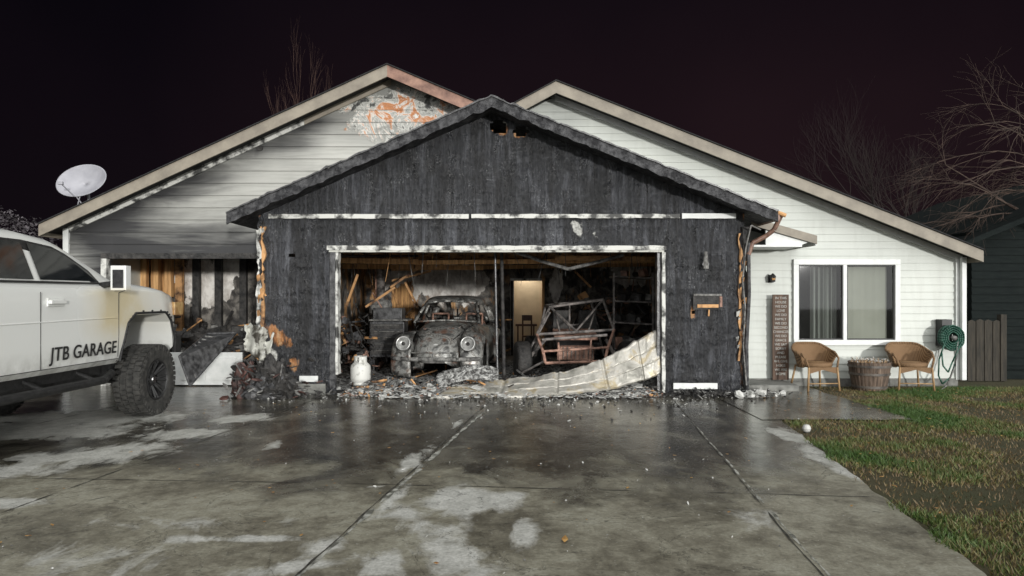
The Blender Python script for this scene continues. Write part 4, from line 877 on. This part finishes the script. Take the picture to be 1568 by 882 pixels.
b.tube([W(1467,520,10.9),W(1463,560,10.85),W(1450,590,10.8),W(1440,598,10.7)],.011,ASHG,6); b.obj('hose_and_drum',e,smooth=True)
e=empty('satellite_dish'); b=MB(); DG=simple('dish_grey',(.31,.31,.34),(.40,.40,.43),4,.45,.02); cc_=Vector((X(124,11.6),11.6,Z(276,11.6)))
ax=Vector((-.12,-.86,.42)).normalized(); u=ax.cross(Vector((0,0,1))).normalized(); v=u.cross(ax)
b.loft([[cc_+ax*(-.12*(1-(r/.46)**2))+u*r*math.cos(t)*1.0+v*r*math.sin(t)*.72 for t in np.linspace(0,2*math.pi,41)[:-1]] for r in(.001,.12,.24,.36,.44,.46)],DG,True); b.obj('reflector',e,smooth=True,solid=.01)
b=MB(); lp=cc_-v*.30+ax*.34; b.tube([cc_-v*.33,lp],.010,DG); b.box(lp,(.08,.05,.05),DG); b.tube([cc_-ax*.14,cc_-ax*.2-Vector((0,0,.2)),Vector((cc_.x+.05,11.7,2.6))],.025,DG); b.tube([cc_-v*.3,Vector((cc_.x+.12,11.6,2.9))],.01,DG); b.tube([cc_-v*.3-u*.1,Vector((cc_.x-.1,11.6,2.85))],.01,DG); b.obj('feed_arm_and_mast',e,bevel=.004)
BL=simple('white_plastic',(.5,.5,.47),(.6,.6,.57),5,.4,0)
b=MB(); p=U(1235,661); b.lathe([(0,0),(.027,.003),(.04,.02),(.044,.042),(.04,.065),(.027,.08),(0,.085)],(p[0],p[1],-.006),(0,0,1),BL,20); b.lathe([(.045,.038),(.048,.042),(.045,.046)],(p[0],p[1],-.006),(0,0,1),BL,20); b.obj('plastic_ball',smooth=True)
# ---------------------------------------------------------------- fence, neighbour
FW=simple('fence_wood',(.018,.016,.012),(.05,.042,.03),10,.85,.3,(3,3,.3)); b=MB()
for i in range(7):
    x=7.45+.145*i; h=1.05+.03*random.random(); b.prism([(x,0),(x+.13,0),(x+.13,h-.03),(x+.065,h),(x,h-.03)],11.8,11.825,FW)
b.bb(7.45,8.45,11.83,11.87,.3,.4,FW); b.bb(7.45,8.45,11.83,11.87,.8,.9,FW); b.bb(8.44,8.54,11.78,11.88,0,1.15,FW); b.obj('wooden_fence')
NB=simple('dark_green_siding',(.004,.007,.007),(.008,.012,.011),5,.85,.1,(1,1,4),0,.35,.65,7,.01,.2); nb=empty('neighbour_house'); b=MB()
for k in range(18): z=.15*k; b.add([(8.75,12.98,z),(16,12.98,z),(16,13.0,z+.15),(8.75,13.0,z+.15)],[(0,1,2,3)],NB)
b.bb(8.75,8.8,13.0,20,0,2.7,NB); b.prism([(8.3,2.45),(12.5,4.2),(16.5,2.45),(16.5,2.35),(12.5,4.08),(8.3,2.35)],12.6,20,NB); b.prism([(8.8,2.7),(16,2.7),(12.5,4.1)],12.99,13.02,NB)
b.bb(8.5,12,12.1,12.2,0,.14,NB); b.obj('walls_and_roof',nb,recalc=False)
# ---------------------------------------------------------------- trees
def tree(name,base,h,seed,spread,col,lean=(0,0),depth=5,r0=.14,droop=0,up=.15,nb_=3):
    rd=random.Random(seed); b=MB()
    def br(p,d,L,r,k):
        n=4; q=p
        for i in range(n):
            d=(d+Vector((rd.gauss(0,.13),rd.gauss(0,.13),rd.gauss(0,.1)+up*.3-droop*(.1 if k<3 else 0)))).normalized(); q2=q+d*L/n; rr=r*(1-.45*(i+1)/n); b.cyl(q,q2,r*(1-.45*i/n),col,rr,5 if k<4 else 7,False)
            if k>0 and i>0:
                for _ in range(nb_ if i==n-1 else 1 if k>1 else 2):
                    s=Vector((rd.gauss(0,1),rd.gauss(0,1),rd.gauss(0,.5))).normalized(); br(q2,(d+s*spread).normalized(),L*rd.uniform(.55,.8),rr*.62,k-1)
            q=q2
    br(Vector(base),Vector((lean[0],lean[1],1)).normalized(),h,r0,depth); o=b.obj(name,recalc=False); return o
BK=simple('bark',(.04,.029,.023),(.11,.073,.056),6,.9,.3); BK2=simple('dim_bark',(.03,.014,.010),(.075,.038,.027),6,.9,.3); BK3=simple('far_bark',(.009,.0055,.005),(.021,.012,.010),6,.9,.3)
tree('bare_tree',(-6.2,20,0),3.3,4,.15,BK2,(0,0),4,.10,0,.7,2)
tree('bare_tree.001',(11.4,13.2,0),2.9,11,.85,BK,(-.08,-.1),4,.13,.9,.0)
tree('bare_tree.002',(18.5,30,0),4,5,.55,BK3,(0,0),4,.16,0,.3)
b=MB(); PB=simple('pale_foliage',(.03,.026,.03),(.13,.115,.125),5,.8,.2)
for i in range(3200):
    a=random.uniform(0,6.28); r=random.random()**.4; x=-11.9+1.25*r*math.cos(a); z=2.3+1.15*r*math.sin(a)*(1+.3*nz(x,0,0,2)); chip(b,(x,16+random.gauss(0,.4),z),random.uniform(.02,.06),PB,.1)
for k in range(6): b.tube([(-11.9,16,0),(-11.9+random.gauss(0,.4),16,2.5)],.04,BK2)
b.obj('shrub')
# ---------------------------------------------------------------- grass
def grass():
    N=240000; x=rng.uniform(2.3,9.2,N); y=3.0+8.0*rng.random(N)**1.2
    e=np.where(y<8,2.42+(y-3.2)*.155,3.2); keep=(x>e+.0+.05*np.sin(y*9)) & ~((x<4.72)&(y>8.08)) & (y<11.1); x=x[keep];y=y[keep]; n=len(x)
    den=np.array([nz(a,c,0,.9,3) for a,c in zip(x,y)]); k2=rng.random(n)<np.clip(.75+den*1.8,.1,1); x=x[k2];y=y[k2];den=den[k2]; n=len(x)
    h=rng.uniform(.010,.034,n)*(1+.6*np.clip(den,-.5,.5)); a=rng.uniform(0,6.28,n); w=rng.uniform(.003,.006,n); la=rng.uniform(0,6.28,n); ll=h*rng.uniform(.4,1.6,n)
    V=np.zeros((n,3,3)); V[:,0]=np.c_[x-w*np.cos(a),y-w*np.sin(a),np.full(n,-.012)]; V[:,1]=np.c_[x+w*np.cos(a),y+w*np.sin(a),np.full(n,-.012)]; V[:,2]=np.c_[x+ll*np.cos(la),y+ll*np.sin(la),h]
    me=bpy.data.meshes.new('grass'); me.vertices.add(n*3); me.vertices.foreach_set('co',V.ravel()); me.loops.add(n*3); me.loops.foreach_set('vertex_index',np.arange(n*3)); me.polygons.add(n); me.polygons.foreach_set('loop_start',np.arange(n)*3); me.polygons.foreach_set('loop_total',np.full(n,3)); me.update()
    at=me.attributes.new('hue','FLOAT','POINT'); at.data.foreach_set('value',np.repeat(np.clip(.48+den*1.5+rng.normal(0,.24,n),0,1),3))
    m=M('grass_blades'); c=m.ramp(m.attr('hue'),[(.0,(.17,.115,.055)),(.35,(.20,.165,.065)),(.6,(.115,.155,.038)),(1.,(.06,.12,.022))]); GM=m.out(c,.5); me.materials.append(GM)
    o=bpy.data.objects.new('grass',me); scene.collection.objects.link(o)
grass()
LF=simple('fallen_leaf',(.25,.11,.035),(.45,.28,.09),30,.6,.2); b=MB()
def leaf(x,y,s,z):
    a=random.uniform(0,6.28); c,sn=math.cos(a),math.sin(a); P=[(-1,0,0),(-.4,.45,.25),(.3,.4,.15),(1,0,.3),(.3,-.4,.1),(-.4,-.45,.2)]
    b.add([(x+s*(p*c-q*sn),y+s*(p*sn+q*c),z+s*r) for p,q,r in P],[(0,1,2,3,4,5)],LF)
for i in range(80): leaf(random.uniform(-4,2.4),random.uniform(3.6,9.3),random.uniform(.010,.022),.008)
for i in range(420):
    y=random.uniform(3.3,10.8); x=random.uniform(2.6+(y-3.2)*.12,8.8); leaf(x,y,random.uniform(.012,.026),.022 if not(x<4.7 and y>8.1) else .012)
x,y=U(865,829); leaf(x,y,.045,.01)
b.obj('fallen_leaves',recalc=False)
b=MB()
for i in range(130): chip(b,(random.uniform(-4.5,2.2),random.uniform(3.5,9.3),.004),random.uniform(.004,.013),random.choice([ASH,ASHG]),.4)
for px,py in((618,720),(574,746),(80,872),(990,720),(1053,772)): x,y=U(px,py); chip(b,(x,y,.006),.02,ASH,.4)
b.obj('drywall_crumbs')
# ---------------------------------------------------------------- light, world, camera
SUN_EL=math.radians(4); SUN_AZ=math.radians(22)
s=bpy.data.lights.new('flood_key','SUN'); s.energy=2.2; s.angle=math.radians(3); s.color=(1,.985,.95)
so=bpy.data.objects.new('flood_key',s); scene.collection.objects.link(so)
dirv=Vector((-math.sin(SUN_AZ)*math.cos(SUN_EL),math.cos(SUN_AZ)*math.cos(SUN_EL),-math.sin(SUN_EL))); so.rotation_euler=dirv.to_track_quat('-Z','Y').to_euler()
w=bpy.data.worlds.new('World'); scene.world=w; w.use_nodes=True; n=w.node_tree.nodes; l=w.node_tree.links; bg=n['Background']
tc_=n.new('ShaderNodeTexCoord')
def vdot(v):
    d=n.new('ShaderNodeVectorMath'); d.operation='DOT_PRODUCT'; l.new(tc_.outputs['Generated'],d.inputs[0]); d.inputs[1].default_value=Vector(v).normalized(); return d.outputs['Value']
def wramp(f,stops):
    r=n.new('ShaderNodeValToRGB'); l.new(f,r.inputs[0]); e=r.color_ramp.elements
    while len(e)<len(stops): e.new(.5)
    for i,(p,c) in enumerate(stops): e[i].position=p; e[i].color=(*c,1)
    return r.outputs[0]
sky=wramp(vdot((0,0,1)),[(0,(.0115,.0075,.0085)),(.2,(.0095,.0058,.0076)),(.42,(.0046,.0034,.0052)),(1,(.004,.003,.004))])
ns=n.new('ShaderNodeTexNoise'); ns.inputs['Scale'].default_value=2.2; ns.inputs['Detail'].default_value=4; l.new(tc_.outputs['Generated'],ns.inputs['Vector'])
side=wramp(vdot((.25,.95,.25)),[(.75,(.5,.55,.65)),(1.0,(1.3,1.15,1.15))])
mu=n.new('ShaderNodeMix'); mu.data_type='RGBA'; mu.blend_type='MULTIPLY'; mu.inputs[0].default_value=1; l.new(sky,mu.inputs[6]); l.new(side,mu.inputs[7])
mu2=n.new('ShaderNodeMix'); mu2.data_type='RGBA'; mu2.blend_type='MULTIPLY'; mu2.inputs[0].default_value=1; l.new(mu.outputs[2],mu2.inputs[6]); l.new(wramp(ns.outputs['Fac'],[(.3,(.8,.8,.85)),(.7,(1.3,1.2,1.2))]),mu2.inputs[7])
fill_glow=wramp(vdot((.3,-.85,.42)),[(.05,(0,0,0)),(.6,(1.05,1.06,1.06)),(1,(2.0,2.0,1.98))])  # bright area added to the sky behind the camera as soft fill light
ad=n.new('ShaderNodeMix'); ad.data_type='RGBA'; ad.blend_type='ADD'; ad.inputs[0].default_value=1; l.new(mu2.outputs[2],ad.inputs[6]); l.new(fill_glow,ad.inputs[7]); l.new(ad.outputs[2],bg.inputs[0]); bg.inputs[1].default_value=1.0
cam=bpy.data.cameras.new('camera'); cam.sensor_width=36; cam.lens=F/1568*36; cam.shift_y=14/1568; cam.clip_end=600
co=bpy.data.objects.new('camera',cam); scene.collection.objects.link(co); co.location=(0,0,CH); co.rotation_euler=(math.pi/2,0,0); scene.camera=co
scene.view_settings.view_transform='Standard'; scene.view_settings.look='None'; scene.view_settings.exposure=0
